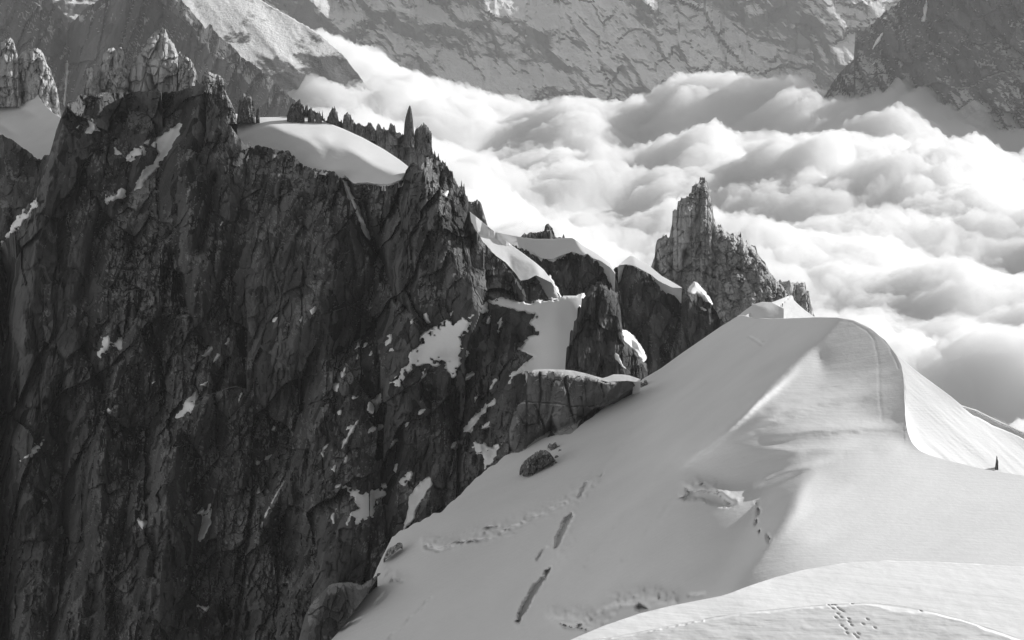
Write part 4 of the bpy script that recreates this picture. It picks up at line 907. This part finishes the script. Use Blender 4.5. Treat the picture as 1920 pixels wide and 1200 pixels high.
# ------------------------------------------------------------------ the sea of clouds
def billow(x, y, s, o, g=0.52):
    r = 0; a = 1.0
    for k in range(o):
        r = r + a*2*np.abs(vnoise(x, y, s+13*k)); x, y = 0.86*x*2.1-0.5*y*2.1+3.1, 0.5*x*2.1+0.86*y*2.1+7.7; a *= g
    return r
CL_EDGE = line([(-700, 260), (300, 230), (450, 150), (500, 108), (540, 82), (575, 70), (610, 74), (650, 88), (700, 92), (760, 98), (830, 108), (900, 118), (960, 138), (1010, 145), (1060, 140), (1120, 150), (1170, 172), (1220, 172), (1260, 150), (1320, 145), (1400, 142), (1480, 140), (1540, 140), (1620, 142), (1700, 143), (1740, 145), (1790, 142), (1840, 148), (1880, 165), (1920, 180), (2300, 185)])
def cloud_base(u, dep):
    """height of the cloud top: rises gently towards its far edge, which stands where the photograph shows it"""
    ve = CL_EDGE(u)
    dE_ = 8600.0
    z_far = dE_*(SP + (600-ve-26)/FOC*CP)/(CP - (600-ve-26)/FOC*SP)
    t = np.clip((dep-3000.0)/(dE_-3000.0), 0, 1.2)
    z_near = -1060.0
    z = z_near + (z_far - z_near)*t**0.8
    return z - 1500*np.clip((dep-dE_)/1500.0, 0, 1)**1.5
DIPS = [  # hollows in the cloud: pixel, half sizes in metres across and along, depth
    ((1060, 385), 330, 420, 150), ((1850, 420), 330, 380, 170), ((1390, 235), 330, 380, 130), ((1830, 232), 220, 400, 70), ((1560, 120), 200, 300, 60), ((880, 205), 180, 260, 90), ((1460, 380), 160, 220, 60), ((1650, 650), 160, 260, 40), ((1180, 260), 260, 300, 60)]
BUMPS = [((600, 110), 300, 500, 70), ((1000, 440), 260, 200, 90), ((1290, 190), 200, 400, 60), ((1500, 215), 300, 300, 80), ((1820, 680), 260, 200, 90), ((1800, 330), 400, 300, 60), ((1250, 330), 400, 300, 40)]
def cloud_z(u, dep, det=7):
    x = (u-960)/FOC*dep; y = dep
    z = cloud_base(u, dep)
    for lst, sg in ((DIPS, -1), (BUMPS, 1)):
        for (pu, pv), rx, ry, a in lst:
            el = SP + (600-pv)/FOC*CP
            # where that pixel's ray meets the mean cloud top
            dd = 4500.0
            for _ in range(12): dd = 0.5*dd + 0.5*float(cloud_base(np.array([float(pu)]), np.array([dd]))[0])/el
            xx = (pu-960)/FOC*dd
            q = ((x-xx)/rx)**2 + ((y-dd)/ry)**2
            z = z + sg*a*np.exp(-q)
    wx = x + 260*fbm(x/900, y/900, 501, 3); wy = y + 260*fbm(x/900+7, y/900, 503, 3)
    # streaks drawn out by the wind, lower left to upper right
    p = 0.80*wx + 0.60*wy; q = -0.60*wx + 0.80*wy
    z = z + 120*(billow(p/1700, q/900, 511, 1)-0.5) + 125*(billow(p/720, q/400, 521, det, 0.60)-1.05)
    return z
ucl = np.linspace(260, 2160, 520)
dcl = np.exp(np.linspace(math.log(2700), math.log(10200), 450))
UC, DC = np.meshgrid(ucl, dcl)
ZC = cloud_z(UC, DC)
XC = (UC-960)/FOC*DC
def closed_grid(name, X, Y, Zt, zb):
    """the top as a grid, straight sides down to a flat bottom"""
    H, W = X.shape; n = H*W
    rim = np.concatenate([np.arange(W), np.arange(1, H)*W+W-1, (H-1)*W+np.arange(W-2, -1, -1), np.arange(H-2, 0, -1)*W])
    xr, yr = X.ravel()[rim], Y.ravel()[rim]
    P = np.concatenate([np.stack([X, Y, Zt], -1).reshape(-1, 3), np.stack([xr, yr, np.full(len(rim), zb)], -1)])
    a = n + np.arange(len(rim)); nx = np.roll(rim, -1); na_ = np.roll(a, -1)
    side = np.stack([rim, a, na_, nx], -1)[:, ::-1]
    bottom = np.array([[n, n+W-1, n+W+H-2, n+2*W+H-3]])[:, ::-1]
    return quads_mesh(name, P, np.concatenate([grid_quads(H, W)[:, ::-1], side, bottom]))
MAT_CORE, n_, o_ = new_mat('cloud_body')
b_ = N(n_, 'ShaderNodeBsdfDiffuse'); b_.inputs['Color'].default_value = gray(0.92)
n_.links.new(b_.outputs[0], o_.inputs['Surface'])
MAT_CLOUD, n_, o_ = new_mat('cloud_vapour')
v_ = N(n_, 'ShaderNodeVolumePrincipled'); v_.inputs['Color'].default_value = gray(0.99); v_.inputs['Density'].default_value = 0.022; v_.inputs['Anisotropy'].default_value = 0.35
n_.links.new(v_.outputs[0], o_.inputs['Volume'])
cl = link('cloud_sea', closed_grid('cloud_sea', XC, DC, ZC, -2150.0), MAT_CLOUD, None, True, kind='stuff')
core = link('cloud_body', closed_grid('cloud_body', XC[::3, ::3], DC[::3, ::3], gblur(ZC, 4)[::3, ::3]-55, -2140.0), MAT_CORE, cl, True, kind='stuff')

# ------------------------------------------------------------------ the air
MAT_HAZE, n_, o_ = new_mat('haze')
v_ = N(n_, 'ShaderNodeVolumePrincipled'); v_.inputs['Color'].default_value = gray(0.95); v_.inputs['Density'].default_value = 1.35e-5; v_.inputs['Anisotropy'].default_value = 0.2
n_.links.new(v_.outputs[0], o_.inputs['Volume'])
hx = np.array([[-9500, -2000, -2600], [9500, -2000, -2600], [9500, 41000, -2600], [-9500, 41000, -2600], [-9500, -2000, 60], [9500, -2000, 60], [9500, 41000, 60], [-9500, 41000, 60]], float)
hq = np.array([[0, 3, 2, 1], [4, 5, 6, 7], [0, 1, 5, 4], [1, 2, 6, 5], [2, 3, 7, 6], [3, 0, 4, 7]])
link('haze', quads_mesh('haze', hx, hq), MAT_HAZE, None, False, kind='stuff')

# ------------------------------------------------------------------ the climber on the cone (a few pixels tall)
MAT_CLOTH, n_, o_ = new_mat('dark_clothing')
b_ = N(n_, 'ShaderNodeBsdfPrincipled'); b_.inputs['Roughness'].default_value = 0.8
t_ = N(n_, 'ShaderNodeTexNoise', Scale=6.0)
n_.links.new(ramp(n_, t_.outputs[0], [(0.3, 0.03), (0.7, 0.07)]), b_.inputs['Base Color'])
n_.links.new(b_.outputs[0], o_.inputs['Surface'])
J = {'pelvis': (0, 0, 0.95, .13), 'waist': (0, .02, 1.12, .125), 'chest': (0, .05, 1.34, .15), 'neck': (0, .08, 1.50, .055), 'jaw': (0, .10, 1.58, .075), 'head': (0, .10, 1.68, .095), 'crown': (0, .09, 1.76, .06),
     'hip_l': (-.10, 0, .90, .10), 'knee_l': (-.12, .16, .52, .065), 'ankle_l': (-.12, .04, .09, .045), 'toe_l': (-.13, .20, .03, .035),
     'hip_r': (.10, 0, .90, .10), 'knee_r': (.12, -.02, .48, .065), 'ankle_r': (.12, -.22, .09, .045), 'toe_r': (.13, -.06, .03, .035),
     'sh_l': (-.19, .05, 1.42, .065), 'el_l': (-.27, .12, 1.16, .048), 'wr_l': (-.25, .32, 1.05, .036), 'ha_l': (-.24, .40, 1.04, .04),
     'sh_r': (.19, .05, 1.42, .065), 'el_r': (.28, -.02, 1.16, .048), 'wr_r': (.27, .16, 1.00, .036), 'ha_r': (.26, .24, .98, .04)}
E = [('pelvis', 'waist'), ('waist', 'chest'), ('chest', 'neck'), ('neck', 'jaw'), ('jaw', 'head'), ('head', 'crown'), ('pelvis', 'hip_l'), ('hip_l', 'knee_l'), ('knee_l', 'ankle_l'), ('ankle_l', 'toe_l'), ('pelvis', 'hip_r'), ('hip_r', 'knee_r'), ('knee_r', 'ankle_r'), ('ankle_r', 'toe_r'),
     ('chest', 'sh_l'), ('sh_l', 'el_l'), ('el_l', 'wr_l'), ('wr_l', 'ha_l'), ('chest', 'sh_r'), ('sh_r', 'el_r'), ('el_r', 'wr_r'), ('wr_r', 'ha_r')]
keys = list(J)
me = bpy.data.meshes.new('person')
me.from_pydata([J[k][:3] for k in keys], [(keys.index(a), keys.index(b)) for a, b in E], [])
person = bpy.data.objects.new('person', me)
C.objects.link(person)
me.materials.append(MAT_CLOTH)
sk = person.modifiers.new('skin', 'SKIN')
for i, k in enumerate(keys):
    sv = me.skin_vertices[0].data[i]
    sv.radius = (J[k][3], J[k][3]); sv.use_root = k == 'pelvis'
person.modifiers.new('smooth', 'SUBSURF').levels = 1
person.location = tuple(pt(np.array(1467.0), np.array(575.5), np.array(float(cone_d(np.array([1467.0]), np.array([575.5]))[0])))+np.array([0, 0, -0.05]))
person.rotation_euler = (0, 0, R(-40))
person['label'] = 'tiny dark climber walking up the small bright snow cone'
person['category'] = 'person'
pk_me = bpy.data.meshes.new('backpack')
import bmesh
bm = bmesh.new()
bmesh.ops.create_cube(bm, size=1.0)
for vtx in bm.verts:
    vtx.co = Vector((vtx.co.x*0.32*(0.85 if vtx.co.z > 0 else 1), vtx.co.y*0.24-0.14, vtx.co.z*0.52+1.30))
bmesh.ops.bevel(bm, geom=bm.edges[:], offset=0.05, segments=2, affect='EDGES')
bm.to_mesh(pk_me); bm.free()
link('backpack', pk_me, MAT_CLOTH, person)
